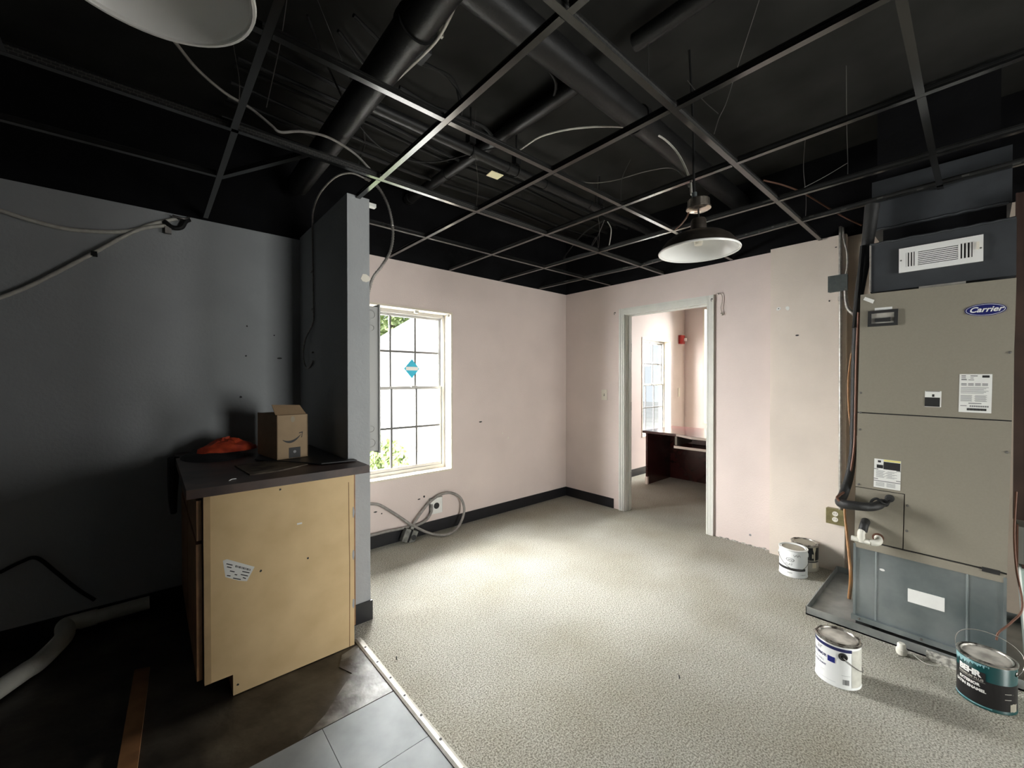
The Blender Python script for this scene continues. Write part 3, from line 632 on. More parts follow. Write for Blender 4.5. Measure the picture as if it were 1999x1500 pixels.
for (y, z) in ((HY0 - .012, 1.30), (HY0 - .012, 1.10), (HY0 - .012, .80), (ya - .012, .73), (ya - .012, .60), (HY1 + .012, 1.05), (HY1 + .012, 1.5), (HY0 - .012, zs)):
    bm = bmesh.new(); lathe(bm, [(.006, 0), (.006, -.003), (0, -.005)], (HX, y, z), 10, 'x'); obj('screw', bm, M_WIRE, unit)
# badge
by, bz = -3.263, 1.700
def ell(bm, ry, rz, x0, x1, n=40): prism(bm, [Vector((x0, by + ry * math.cos(2 * math.pi * k / n), bz + rz * math.sin(2 * math.pi * k / n))) for k in range(n)], (x1 - x0, 0, 0))
bm = bmesh.new(); ell(bm, .064, .0285, HX, HX - .003); badge = obj('badge', bm, M_BLUE, unit)
bm = bmesh.new(); ell(bm, .0605, .0255, HX - .003, HX - .0034); obj('badge_outline', bm, M_LABEL, badge)
bm = bmesh.new(); ell(bm, .0585, .0238, HX - .0034, HX - .0038); obj('badge_field', bm, M_BLUE, badge)
bm = bmesh.new(); put(bm, text_geo('Carrier', .034, .35, .0008, 'CENTER'), lambda x, y: Vector((HX - .0044, by - x, bz - .0095 + y))); obj('badge_lettering', bm, M_LABEL, badge)
# service disconnect window
dy0, dy1, dz0, dz1 = -2.850, -2.968, 1.655, 1.738
bm = bmesh.new(); frame_x(bm, HX - .012, HX, dy0, dy1, dz0, dz1, .014)
dis = obj('disconnect_frame', bm, M_PRINT, unit, bevel=.002)
bx('disconnect_recess', M_STRIP, dis, HX - .003, HX - .001, dy0 - .012, dy1 + .012, dz0 + .012, dz1 - .012)
bx('breaker_toggle', M_PRINT, dis, HX - .010, HX - .003, dy0 - .030, dy1 + .028, dz0 + .022, dz0 + .042, bevel=.002)
bx('tape', M_LABEL, unit, HX - .001, HX, -2.876, -2.945, 1.740, 1.753)
bm = bmesh.new(); prism(bm, [Vector((HX - .004, y, z)) for y, z in ((-2.836, 1.818), (-2.874, 1.796), (-2.868, 1.778), (-2.828, 1.803))], (.002, 0, 0)); obj('tape', bm, M_LABEL, unit)
def label(y0, y1, z0, z1, rows, name='rating_label', skew=0, dark=None):
    o = bx(name, M_LABEL, unit, HX - .0012, HX, y0, y1, z0, z1); bm = bmesh.new()
    H = z1 - z0; W = y0 - y1
    for (fz, h, f0, f1, n) in rows:
        for k in range(n):
            a = f0 + (f1 - f0) * k / n; b = f0 + (f1 - f0) * (k + (.8 if n > 1 else 1)) / n
            if h >= .05: bd = bmesh.new()
            box(bm if h < .05 else bd, HX - .0018, HX - .0012, y0 - W * a, y0 - W * b, z1 - H * (fz + h), z1 - H * fz)
            if h >= .05: obj('bold_print', bd, M_PRINT, o)
    if len(bm.verts): obj('print', bm, M_GREYPRINT, o)
    else: bm.free()
    return o
rows = [(.03, .06, .70, .92, 1), (.03, .03, .06, .2, 1), (.08, .02, .06, .2, 1), (.12, .02, .06, .22, 1), (.03, .03, .34, .56, 1), (.09, .02, .34, .44, 1), (.14, .02, .06, .5, 2)]
rows += [(.24, .03, .06, .92, 4), (.28, .02, .06, .92, 4)] + [(.34 + .03 * k, .012, .05, .9 - .07 * (k % 3), 1) for k in range(6)] + [(.55 + .025 * k, .012, .05, .95 - .04 * (k % 2), 2) for k in range(7)] + [(.75, .025, .3, .7, 1), (.815, .04, .34, .93, 9), (.89, .06, .26, .86, 14), (.82, .02, .05, .25, 1)]
label(-3.189, -3.291, 1.222, 1.402, rows)
label(-3.074, -3.131, 1.240, 1.318, [(.40, .58, .0, .92, 1), (.2, .16, .44, .58, 1), (.0, .04, .05, .9, 1)], 'warning_label')
lb = label(-2.890, -2.994, .800, .952, [(.08, .26, .36, .98, 1), (.05, .07, .14, .26, 1), (.20, .12, .10, .34, 1), (.34, .03, .0, .16, 1), (.34, .03, .84, 1, 1)] + [(.40 + .032 * k, .012, .08, .95 - .1 * (k % 3), 2) for k in range(8)] + [(.68, .03, 0, .16, 1), (.68, .03, .84, 1, 1), (.75, .03, 0, 1, 1)] + [(.81 + .03 * k, .012, .08, .9, 2) for k in range(5)], 'caution_label')
bx('yellow_band', M_YELLOWP, lb, HX - .0019, HX - .0012, -2.928, -2.992, .942, .951)
unit.rotation_euler = (R(.85), 0, 0)

# stand, pan
stand = thing('unit_stand', (HX + .28, -3.08, .05), 'galvanised sheet metal return box under the air handler', 'metal stand')
bx('box', M_STEEL, stand, HX + .004, HX + .56, -2.816, -3.348, .062, .478, bevel=.002)
for y in (-2.906, -3.232):
    tb('crease', M_STEEL, stand, [(HX + .004, y, .075), (HX + .004, y, .465)], .004, seg=8, smooth=0)
bx('bottom_flange', M_STEEL, stand, HX - .016, HX + .006, -2.806, -3.352, .062, .088, bevel=.002)
bx('corner_flange', M_STEEL, stand, HX - .003, HX + .006, -2.812, -2.822, .07, .478)
bx('corner_flange', M_STEEL, stand, HX - .003, HX + .006, -3.342, -3.352, .07, .478)
bx('paper_label', M_LABEL, stand, HX + .0015, HX + .004, -3.029, -3.159, .240, .307)
blot('tape_scrap', stand, M_LABEL, at_x(1722, 1113, HX + .004), 'x', .012, .006)
for y in (-2.84, -3.08, -3.30):
    bm = bmesh.new(); lathe(bm, [(.006, 0), (.006, -.003), (0, -.005)], (HX - .016, y, .076), 10, 'x'); obj('screw', bm, M_WIRE, stand)
pan = thing('drain_pan', (-.5, -3.0, 0), 'shallow galvanised drain pan on the carpet under the stand', 'drain pan')
px0, px1, py0, py1, pz = -.852, -.06, -2.600, -3.45, .048
bx('bottom', M_PAN, pan, px0, px1, py0, py1, .0, .008)
for d in ((px0, px0 + .004, py0, py1), (px1 - .004, px1, py0, py1), (px0, px1, py0, py0 - .004), (px0, px1, py1, py1 + .004)): bx('lip', M_PAN, pan, *d, .0, pz)
for y in (-2.85, -3.3):
    bx('riser', M_DARKGAP, stand, HX + .02, HX + .5, y - .03, y + .03, .008, .062)
o = bx('plaster_block', M_PLASTER, None, px0 - .03, px0 - .003, -3.10, -3.36, .0, .04, bevel=.006); tag(o, 'crumbly white flecked block against the drain pan edge', 'plaster block')
q = at_z(1760, 1278, 0); cap = thing('drain_fitting', (q.x, q.y, 0), 'white plastic pipe cap standing in front of the drain pan', 'pipe fitting')
bm = bmesh.new(); lathe(bm, [(.016, 0), (.020, .004), (.020, .030), (.017, .034), (.017, .050), (.013, .056), (0, .057)], (q.x, q.y + .0, .0), 20); obj('cap', bm, M_PVC, cap, smooth=True)
bm = bmesh.new(); lathe(bm, [(.0205, .010), (.0222, .011), (.0222, .027), (.0205, .028)], (q.x, q.y, 0), 20, close=True); obj('collar', bm, M_PVC, cap, smooth=True)
cable('floor_wire', M_WHITECABLE, [at_z(1782, 1278, .02), at_z(1800, 1292, .006), at_z(1820, 1300, .005), at_z(1836, 1297, .006), at_z(1826, 1290, .008)], .0022, 'thin pale wire curled on the carpet beside the pipe cap')

# duct above
plen = thing('duct_plenum', (-.5, -3.12, 1.84), 'black wrapped duct plenum above the air handler', 'duct')
bx('lower_box', M_DUCT, plen, -.80, -.27, -2.872, -3.372, 1.845, 2.105, bevel=.004)
bx('upper_box', M_DUCT, plen, -.545, -.08, at_x(1702, 400, -.545).y, at_x(1976, 400, -.545).y, 2.245, 2.53, bevel=.006)
bx('riser', M_BLACKWALL, plen, -.50, -.12, -2.86, -3.33, 2.53, 3.0)
bx('throat', M_BLACKWALL, plen, -.52, -.29, -2.89, -3.35, 2.10, 2.26)
tb('tape_seam', M_DUCT, plen, [(-.803, -2.87 - .025 * k, 2.103 + random.uniform(-.002, .002)) for k in range(21)], .006, seg=6, smooth=3)
tb('tape_seam', M_DUCT, plen, [(-.548, -2.835 - .026 * k, 2.248 + random.uniform(-.003, .003)) for k in range(21)], .007, seg=6, smooth=3)
tb('edge_bead', M_ARMOR, plen, [(-.803, -2.872, 1.85), (-.803, -2.872, 2.10)], .004, seg=6, smooth=0)
bx('foil_fold', M_STRIP, plen, -.802, -.795, -3.06, -3.22, 1.832, 1.846)
reg = thing('air_register', (-.80, -3.13, 1.99), 'white louvred air register on the black plenum', 'air register')
ry0, ry1, rz0, rz1 = -2.986, -3.274, 1.928, 2.052
def rg(y0, y1, z0, z1): return (HX + .018, HX + .026, y0, y1, z0, z1)
x0r, x1r = -.812, -.803
bm = bmesh.new(); box(bm, x0r, x1r, ry0, ry1, rz1 - .026, rz1); box(bm, x0r, x1r, ry0, ry1, rz0, rz0 + .026)
for d in ((ry0, ry0 - .026), (ry1 + .034, ry1), (ry0 - .058, ry0 - .070), (ry1 + .072, ry1 + .080)): box(bm, x0r, x1r, *d, rz0 + .026, rz1 - .026)
obj('face', bm, M_WHITE, reg, bevel=.001)
bx('dark_throat', M_DARKGAP, reg, -.803, -.801, ry0 - .01, ry1 + .01, rz0 + .01, rz1 - .01)
for k in range(3): bx('slat', M_WHITE, reg, -.810, -.803, ry0 - .027 - k * .011, ry0 - .033 - k * .011, rz0 + .026, rz1 - .026)
for k in range(8): z = rz0 + .030 + k * .0092; bx('slat', M_WHITE, reg, -.811, -.803, ry0 - .070, ry1 + .080, z, z + .0052)
for k in range(3): bx('slat', M_WHITE, reg, -.810, -.803, ry1 + .037 + k * .012, ry1 + .043 + k * .012, rz0 + .026, rz1 - .026)
bx('lever', M_OFFWHITE, reg, -.822, -.812, ry1 + .012, ry1 + .022, 1.985, 2.02, bevel=.001)
for y in (ry0 - .008, ry1 + .008):
    bm = bmesh.new(); lathe(bm, [(.004, 0), (.004, -.002), (0, -.003)], (x0r, y, 1.99), 8, 'x'); obj('screw', bm, M_WIRE, reg)

# lineset and plumbing
ls = thing('lineset', (-.62, -2.78, .7), 'black foam wrapped refrigerant lines beside the air handler', 'insulated pipe')
XLS = -.62
tb('suction_line', M_FOAM, ls, [at_x(1703, 400, XLS), at_x(1697, 450, XLS), at_x(1690, 500, XLS), at_x(1681, 550, XLS), at_x(1674, 600, XLS), at_x(1670, 680, XLS), at_x(1668, 780, XLS), at_x(1666, 850, XLS)], lambda s: .034 - .016 * min(1, s * 1.6), seg=14)
tb('suction_line_wrap', M_FOAM, ls, [at_x(1666, 845, -.66), at_x(1664, 890, -.70), at_x(1658, 930, -.76), at_x(1648, 962, -.83), at_x(1640, 980, -.90), at_x(1650, 985, -.95), at_x(1672, 988, -.955), at_x(1695, 990, -.93), at_x(1712, 988, -.90), at_x(1722, 982, -.83)], lambda s: .014 + .013 * math.sin(min(1, s * 1.7) * math.pi * .5) - .006 * s, seg=14)
tb('liquid_line', M_COPPER, ls, [at_x(1676, 610, -.70), at_x(1672, 700, -.70), at_x(1670, 800, -.70), at_x(1667, 880, -.72), at_x(1654, 950, -.80), at_x(1640, 966, -.9), at_x(1634, 972, -.93), at_x(1640, 980, -.95)], .0065, seg=8)
tb('liquid_stub', M_CABLE, ls, [at_x(1698, 990, -.93), at_x(1702, 978, -.90), at_x(1712, 974, -.90), at_x(1722, 982, -.90), at_x(1732, 984, -.88), at_x(1738, 975, -.83)], .006, seg=8)
bm = bmesh.new(); lathe(bm, [(.019, 0), (.019, -.014), (.012, -.016), (0, -.016)], at_x(1737, 973, HX - .002), 18, 'x'); obj('grommet', bm, M_PRINT, ls)
bm = bmesh.new(); lathe(bm, [(.019, 0), (.019, -.014), (.012, -.016), (0, -.016)], at_x(1727, 982, HX - .002), 18, 'x'); obj('grommet', bm, M_PRINT, ls)
tb('tape_bundle', M_CABLE, ls, [at_x(1684, 480, -.66), at_x(1674, 590, -.68), at_x(1668, 640, -.7)], .012, seg=8)
dr = thing('condensate_drain', at_x(1690, 1048, -.86), 'white plastic drain tee on the front of the air handler', 'drain pipe')
a = at_x(1662, 1050, -.90); b = at_x(1700, 1060, -.90); c2 = at_x(1714, 1050, -.83)
tb('trap_pipe', M_PVC, dr, [a, b], .014, seg=16, smooth=0)
tb('elbow', M_PVC, dr, [b - Vector((0, -.004, 0)), b + Vector((.012, -.018, .002)), b + Vector((.04, -.026, .006)), c2], .017, seg=16)
tb('upper_tee', M_PVC, dr, [at_x(1682, 1058, -.90), at_x(1681, 1042, -.90), at_x(1684, 1036, -.885)], .0165, seg=16)
tb('port_elbow', M_FOAM, dr, [at_x(1684, 1038, -.885), at_x(1687, 1026, -.875), at_x(1690, 1018, -.83)], .0195, seg=14)
bm = bmesh.new(); lathe(bm, [(.024, 0), (.024, -.006), (.012, -.008), (0, -.008)], c2 + Vector((-.0, 0, 0)), 18, 'x'); obj('port_ring', bm, M_COPPER, dr)
cable('drain_hose', M_ORANGEW, [at_x(1662, 690, -.4), at_x(1656, 740, -.4), at_x(1657, 800, -.42), at_x(1662, 850, -.45), at_x(1660, 910, -.5), at_x(1649, 990, -.6), at_x(1653, 1040, -.66), at_x(1658, 1090, -.70), at_x(1661, 1130, -.72), at_z(1658, 1168, .012)], lambda s: .005 + .005 * max(0, s - .5) * 2, 'thin orange tube hanging beside the air handler into the pan')

# electrical on the wall by the unit
XW = -.045
jb = thing('junction_box', (XW, -2.6, 2.06), 'dark grey junction box on the wall beside the air handler', 'junction box')
bx('box', M_GBOX, jb, XW - .04, XW, -2.548, -2.652, 2.003, 2.112, bevel=.003); bx('cover', M_GBOX, jb, XW - .044, XW - .04, -2.545, -2.655, 2.0, 2.115, bevel=.001)
for (y, z) in ((-2.555, 2.105), (-2.645, 2.01)):
    bm = bmesh.new(); lathe(bm, [(.004, 0), (.004, -.002), (0, -.003)], (XW - .044, y, z), 8, 'x'); obj('screw', bm, M_WIRE, jb)
cd = thing('wall_conduit', (XW, -2.615, 1.2), 'slim metal conduit running down the wall to the brass outlet', 'conduit')
tb('upper_run', M_ARMOR, cd, [(XW - .014, -2.61, 2.46), (XW - .014, -2.61, 2.11)], .010, seg=10, smooth=0)
tb('lower_run', M_ARMOR, cd, [(XW - .014, -2.612, 2.0), (XW - .014, -2.618, .455)], .010, seg=10, smooth=0)
for z in (1.95, .50): tb('connector', M_ARMOR, cd, [(XW - .014, -2.612, z - .015), (XW - .014, -2.612, z + .015)], .014, seg=10, smooth=0)
cable('flex_conduit', M_ARMOR, [Vector((XW - .016, -2.640, 2.005)), Vector((XW - .02, -2.645, 1.93)), Vector((XW - .03, -2.66, 1.87)), Vector((XW - .06, -2.70, 1.82)), Vector((-.22, -2.74, 1.80))], .011, 'ribbed flexible conduit curving from the junction box to the unit', ridge=.25, step=.008)
cable('flex_conduit', M_ARMOR, [Vector((XW - .016, -2.625, 2.45)), Vector((XW - .016, -2.63, 2.36)), Vector((XW - .02, -2.648, 2.27)), Vector((XW - .016, -2.65, 2.18)), Vector((XW - .016, -2.64, 2.112))], .006, 'thin white cable entering the junction box from above', seg=8)
out = thing('wall_outlet', (XW, -2.595, .40), 'tarnished brass duplex outlet box below the conduit', 'outlet')
bx('box', M_BRASS, out, XW - .04, XW, -2.543, -2.645, .350, .456, bevel=.003); bx('cover', M_BRASS, out, XW - .043, XW - .04, -2.541, -2.647, .348, .458, bevel=.001)
for z in (.424, .384):
    bm = bmesh.new(); lathe(bm, [(.017, 0), (.017, -.003), (0, -.003)], (XW - .043, -2.594, z), 18, 'x'); rec = obj('receptacle', bm, M_OFFWHITE, out)
    for dy in (-.006, .006): bx('slot', M_PRINT, rec, XW - .0468, XW - .0458, -2.594 + dy - .0012, -2.594 + dy + .0012, z - .002, z + .007)
# right hand edge
bp2 = thing('wood_panel', (-.6, -3.8, .70), 'dark brown wood panel at the right edge beside the air handler', 'wood panel')
bx('board', M_BROWN, bp2, -.60, -.57, -3.378, -3.72, .70, 2.27, bevel=.003); bx('edge_strip', M_BROWN, bp2, -.605, -.57, -3.376, -3.384, .70, 2.27)
gb = thing('grey_box', (-.66, -3.6, .512), 'grey metal box below the brown panel at the right edge', 'metal box')
bx('body', M_GREYMETAL, gb, -.70, -.3, -3.388, -3.7, .517, .690, bevel=.012); bx('seam', M_COPPER, gb, -.703, -.69, -3.383, -3.389, .50, .70)
gs = thing('box_stand', (-.5, -3.6, 0), 'brown frame carrying the grey box at the right edge', 'stand')
bx('shelf', M_BROWN, gs, -.69, -.3, -3.40, -3.7, .495, .517); bx('leg', M_BROWN, gs, -.45, -.40, -3.46, -3.5, 0, .495); bx('leg', M_BROWN, gs, -.45, -.40, -3.66, -3.70, 0, .495)
mb = thing('leaning_board', (-.72, -3.42, 0), 'pale green board leaning at the right edge below the grey box', 'board')
bm = bmesh.new(); prism(bm, [Vector((-.66, -3.392, .50)), Vector((-.66, -3.62, .50)), Vector((-.80, -3.66, .0)), Vector((-.80, -3.418, .0))], (.012, 0, .004)); obj('sheet', bm, M_MINT, mb)
bm = bmesh.new(); tube(bm, [(-.664, -3.391, .50), (-.735, -3.404, .25), (-.804, -3.417, .012)], .006, 8, 0); obj('white_edge', bm, M_LABEL, mb)
cable('brown_wire', M_COPPER, [at_x(1984, 960, -.72), at_x(1980, 1040, -.74), at_x(1984, 1110, -.78), at_x(1996, 1185, -.86), at_x(1975, 1215, -.90), at_x(1950, 1235, -.93), at_x(1945, 1250, -.94)], .004, 'reddish brown wire hanging behind the teal paint can')

# ------------------------------------------------------------------ paint cans
def can(cx, cy, r, h, label, wall, lid, rim, z0=0.0):
    t = thing('paint_can', (cx, cy, z0), label, 'paint can', 'paint cans on the carpet')
    c = (cx, cy, z0)
    bm = bmesh.new(); lathe(bm, [(r - .003, 0), (r, .002), (r, .006), (r - .002, .009), (r - .002, h - .012), (r - .004, h - .009), (r - .010, h - .009)], c, 48); obj('body', bm, wall, t, smooth=True)
    bm = bmesh.new(); lathe(bm, [(r - .004, h - .010), (r + .001, h - .008), (r + .002, h - .002), (r - .001, h), (r - .006, h - .001), (r - .007, h - .006), (r - .010, h - .0065), (r - .011, h - .001), (r - .014, h), (r - .016, h - .004), (r - .018, h - .006)], c, 48); obj('rim', bm, rim, t, smooth=True)
    bm = bmesh.new(); lathe(bm, [(r - .017, h - .0075), (r - .018, h - .0055), (.0, h - .005)], c, 40); obj('lid', bm, lid, t, smooth=True)
    return t
def onc(cx, cy, r, a0, z0):
    return lambda x, y: Vector((cx + r * math.cos(a0 + x / r), cy + r * math.sin(a0 + x / r), z0 + y))
def patch(bm, cx, cy, r, a0, a1, z0, z1, n=None):
    n = n or max(2, int(abs(a1 - a0) / .1)); lo = []; hi = []
    for k in range(n + 1):
        a = a0 + (a1 - a0) * k / n; x, y = cx + r * math.cos(a), cy + r * math.sin(a)
        f = k / n; za = z0(f) if callable(z0) else z0; zb = z1(f) if callable(z1) else z1
        lo.append(bm.verts.new((x, y, za))); hi.append(bm.verts.new((x, y, zb)))
    for k in range(n): bm.faces.new((lo[k], lo[k + 1], hi[k + 1], hi[k]))
def facing(cx, cy): return math.atan2(CAM.y - cy, CAM.x - cx)
def bail(t, cx, cy, r, z, a_ear, drop, fwd, m=M_WIRE):
    """wire handle between two ears: lies along the can (drop < 0) or stands up (drop > 0)"""
    pts = []
    for k in range(15):
        s = k / 14; a = a_ear + math.pi * s
        rr = r + .004 + (fwd if fwd else 0) * math.sin(math.pi * s)
        if drop > 0: pts.append(Vector((cx + rr * math.cos(a_ear) * math.cos(math.pi * s), cy + rr * math.sin(a_ear) * math.cos(math.pi * s), z + drop * math.sin(math.pi * s))) + Vector((math.cos(a_ear + math.pi / 2), math.sin(a_ear + math.pi / 2), 0)) * fwd * math.sin(math.pi * s))
        else: pts.append(Vector((cx + (r + .004) * math.cos(a), cy + (r + .004) * math.sin(a), z + drop * math.sin(math.pi * s))))
    tb('bail', m, t, pts, .0016, seg=6, smooth=3)
def ear(t, cx, cy, r, a, z, m=M_PRINT, rr=.017):
    bm = bmesh.new(); lathe(bm, [(rr, 0), (rr, .003), (rr * .8, .005), (rr * .35, .003), (rr * .3, .007), (0, .008)], (0, 0, 0), 20, 'x')
    M = Matrix.Translation((cx + (r - .003) * math.cos(a), cy + (r - .003) * math.sin(a), z)) @ Matrix.Rotation(a, 4, 'Z')
    bm.transform(M); obj('ear', bm, m, t, smooth=True)
# front white can
cx, cy, r, h = -1.357, -2.841, .085, .195; fa = facing(cx, cy)
t = can(cx, cy, r, h, 'white paint can with navy print standing nearest the camera before the pan', M_TIN, M_LID, M_RIM)
rp = r - .0008
bm = bmesh.new(); patch(bm, cx, cy, rp, fa - 1.75, fa + .62, h - .030, h - .016); obj('navy_band', bm, M_NAVY, t)
bm = bmesh.new(); put(bm, text_geo('INTERIOR', .017, 0, .0004, 'RIGHT'), onc(cx, cy, rp, fa - .50, .118)); put(bm, text_geo('SATIN WALL', .011, 0, 0, 'RIGHT'), onc(cx, cy, rp, fa - .62, .095)); put(bm, text_geo('LATEX PAINT', .011, 0, 0.0003, 'RIGHT'), onc(cx, cy, rp, fa - .52, .078)); obj('lettering', bm, M_NAVY, t)
bm = bmesh.new(); put(bm, text_geo('ar', .034, 0, 0, 'RIGHT'), onc(cx, cy, rp, fa - .72, .143)); patch(bm, cx, cy, rp, fa - 1.1, fa - .6, .055, .0556); patch(bm, cx, cy, rp, fa - 1.1, fa - .7, .048, .0486); patch(bm, cx, cy, rp, fa - 1.1, fa - .1, .022, .0226); patch(bm, cx, cy, rp, fa + .16, fa + .55, .062, .0626); obj('fine_print', bm, M_GREYPRINT, t)
bm = bmesh.new(); patch(bm, cx, cy, rp, fa - .45, fa - .12, .106, .131); obj('blue_swatch', bm, mat('blue_swatch', (.012, .02, .20), .4), t)
bm = bmesh.new()
for k in range(9): a = fa + .22 + k * .032; patch(bm, cx, cy, rp, a, a + random.choice((.010, .016, .022)), .022, .045, 1)
obj('barcode', bm, M_PRINT, t)
bm = bmesh.new(); patch(bm, cx, cy, r - .0011, fa + .62, fa + 1.8, .012, h - .02); obj('side_label', bm, mat('pale_side_label', (.60, .59, .53), .5, var=.15, scale=40), t)
ear(t, cx, cy, r, fa + .22, h - .050); ear(t, cx, cy, r, fa + .22 + math.pi, h - .050)
bail(t, cx, cy, r, h - .052, fa + .22, -.075, 0)
# teal can
cx, cy, r, h = -1.044, -3.291, .088, .195; fa = facing(cx, cy); rp = r - .0008
t = can(cx, cy, r, h, 'teal and black paint can with wire handle raised at the right edge', M_TEAL, M_LID, M_RIM)
bm = bmesh.new(); patch(bm, cx, cy, rp - .0004, fa - 2.2, fa + 2.0, .014, lambda f: .118 if f > .42 else .130, 60); obj('black_label', bm, M_BLACKL, t)
bm = bmesh.new(); patch(bm, cx, cy, rp - .0003, fa - 1.9, fa + .1, lambda f: h - .045 + .03 * f + random.uniform(-.01, .01), h - .013, 60); patch(bm, cx, cy, rp, fa - 1.9, fa + .2, .003, .012); obj('paint_runs', bm, M_TEALP, t)
bm = bmesh.new(); patch(bm, cx, cy, rp, fa - 1.1, fa - .02, .108, .150); obj('brand_panel', bm, M_BLACKL, t)
bm = bmesh.new(); put(bm, text_geo('BEHR', .032, .0, .0018, 'RIGHT', .95), onc(cx, cy, rp + .0006, fa - .18, .128)); put(bm, text_geo('EXTERIOR', .0155, 0, .0008, 'RIGHT'), onc(cx, cy, rp + .0006, fa - .20, .088)); put(bm, text_geo('SATIN ENAMEL', .0155, 0, .0008, 'RIGHT'), onc(cx, cy, rp + .0006, fa + .0, .068)); obj('lettering', bm, M_LABEL, t)
bm = bmesh.new(); put(bm, text_geo('PREMIUM PLUS', .013, 0, .0003, 'RIGHT'), onc(cx, cy, rp + .0006, fa - .08, .112)); patch(bm, cx, cy, rp + .0004, fa - 1.1, fa - .02, .1075, .1085); patch(bm, cx, cy, rp + .0004, fa + .62, fa + .9, .085, .087); patch(bm, cx, cy, rp + .0004, fa + .62, fa + .9, .062, .064); obj('fine_print', bm, M_STRIP, t)
bm = bmesh.new(); patch(bm, cx, cy, rp + .0006, fa + .85, fa + 1.2, lambda f: .012 + random.uniform(0, .004), lambda f: .042 + random.uniform(0, .006), 8); obj('torn_paper', bm, M_LIDC, t)
ear(t, cx, cy, r, fa + 1.25, h - .03, M_RIM, .010); ear(t, cx, cy, r, fa + 1.25 - math.pi, h - .03, M_RIM, .010)
bail(t, cx, cy, r, h - .03, fa + 1.25, .105, -.085 * 0 + .05, M_ARMOR)
# far white can
cx, cy, r, h = -.308, -2.398, .086, .190; fa = facing(cx, cy); rp = r - .0008
t = can(cx, cy, r, h, 'white paint can with black band by the wall in front of another can', M_TIN, M_LIDC, M_TIN)
bm = bmesh.new(); patch(bm, cx, cy, rp, fa - 1.6, fa + .95, .050, .067, 40); obj('black_band', bm, M_PRINT, t)
bm = bmesh.new(); put(bm, text_geo('FLAT', .020, 0, .0002, 'CENTER'), onc(cx, cy, rp, fa - .30, .083)); put(bm, text_geo('WHITE', .010, 0, .0003, 'CENTER'), onc(cx, cy, rp, fa - .25, .028)); put(bm, text_geo('1 GALLON', .008, 0, .0002, 'CENTER'), onc(cx, cy, rp, fa + .75, .022)); obj('lettering', bm, M_GREYPRINT, t)
bm = bmesh.new()
for k in range(28):
    a = 2 * math.pi * k / 28; b = 2 * math.pi * (k + 1) / 28; f = onc(cx, cy, rp, fa - .22, .122)
    q = [f(.026 * math.cos(s) * w, .013 * math.sin(s) * w) for s, w in ((a, 1), (b, 1), (b, .8), (a, .8))]; bm.faces.new([bm.verts.new(p) for p in q])
put(bm, text_geo('pro', .018, .2, .0004, 'CENTER'), onc(cx, cy, rp, fa - .22, .117)); obj('oval_mark', bm, M_GREYPRINT, t)
bail(t, cx, cy, r, h - .045, fa - 1.35, -.085, 0); ear(t, cx, cy, r, fa - 1.35, h - .045, M_TIN); ear(t, cx, cy, r, fa - 1.35 + math.pi, h - .045, M_TIN)
tb('marker_scribble', M_PRINT, t, [onc(cx, cy, r, fa - .0 + .1 * k, .155)(0, .006 * (-1) ** k) for k in range(6)], .0009, seg=5, smooth=4)
# can behind it
cx, cy, r, h = -.137, -2.425, .084, .192; fa = facing(cx, cy); rp = r - .0008
t = can(cx, cy, r, h, 'dark labelled paint can with drips half hidden behind the white one', mat('beige_can', (.42, .39, .32), .45, var=.2, scale=20), M_LIDC, M_RIM)
bm = bmesh.new(); patch(bm, cx, cy, rp, fa - 1.5, fa + 1.6, .085, h - .018); patch(bm, cx, cy, rp, fa - 1.5, fa + 1.2, .071, .078); obj('dark_label', bm, M_BLACKL, t)
bm = bmesh.new(); patch(bm, cx, cy, rp + .0008, fa + .72, fa + .82, .078, h - .02, 2); patch(bm, cx, cy, rp + .0008, fa + .62, fa + .9, lambda f: h - .03 - .04 * (1 - abs(f - .5) * 2), h - .015, 6); patch(bm, cx, cy, rp + .0006, fa + .58, fa + .95, .030, .068, 4); patch(bm, cx, cy, rp + .0006, fa + .55, fa + .68, .1, .13, 2); obj('paint_drip', bm, mat('cream_drip', (.62, .56, .42), .5), t)

# ------------------------------------------------------------------ base cabinet
CY = -1.13
cab = thing('base_cabinet', (-3.24, -.57, 0), 'raw particleboard base cabinet against the grey partition', 'cabinet')
bm = bmesh.new(); prism(bm, [Vector((x, CY, z)) for x, z in ((-2.943, 0), (-2.943, .888), (-3.566, .888), (-3.556, .092), (-3.468, .092), (-3.468, 0))], (0, .016, 0)); side = obj('end_panel', bm, M_CHIP, cab)
bx('stile', mat('raw_edge_wood', (.50, .35, .18), .6, var=.15, scale=12), side, -3.568, -3.545, CY - .001, CY + .03, .092, .888)
bm = bmesh.new(); tube(bm, [(-2.968, CY - .0005, .0), (-2.966, CY - .0005, .4), (-2.968, CY - .0005, .6), (-2.970, CY - .0005, .85)], .0016, 6); obj('scribe_groove', bm, M_CHIPEDGE, side)
bm = bmesh.new(); box(bm, -3.55, -2.93, CY + .016, -.01, .092, .888); obj('carcass', bm, M_CHIPEDGE, cab)
bx('toe_board', M_CHIPEDGE, cab, -3.468, -3.455, CY + .016, -.01, 0, .092)
yb = CY + .02
for k in range(2):
    y0 = yb + k * .55; y1 = y0 + .53
    dw = bx('drawer_front', M_CHIPEDGE, cab, -3.590, -3.572, y0, y1, .70, .868, bevel=.003); dr_ = bx('door', M_CHIPEDGE, cab, -3.592, -3.572, y0, y1, .11, .685, bevel=.004)
bx('sticker', M_LABEL, side, -3.212, -3.190, CY - .001, CY, .686, .694)
pts = [(435, 1095), (443, 1092), (497, 1107), (482, 1135), (466, 1134), (440, 1127)]
bm = bmesh.new(); prism(bm, [at_y(u, v, CY) for u, v in pts], (0, -.001, 0)); sk = obj('shipping_label', bm, M_LABEL, side)
bm = bmesh.new()
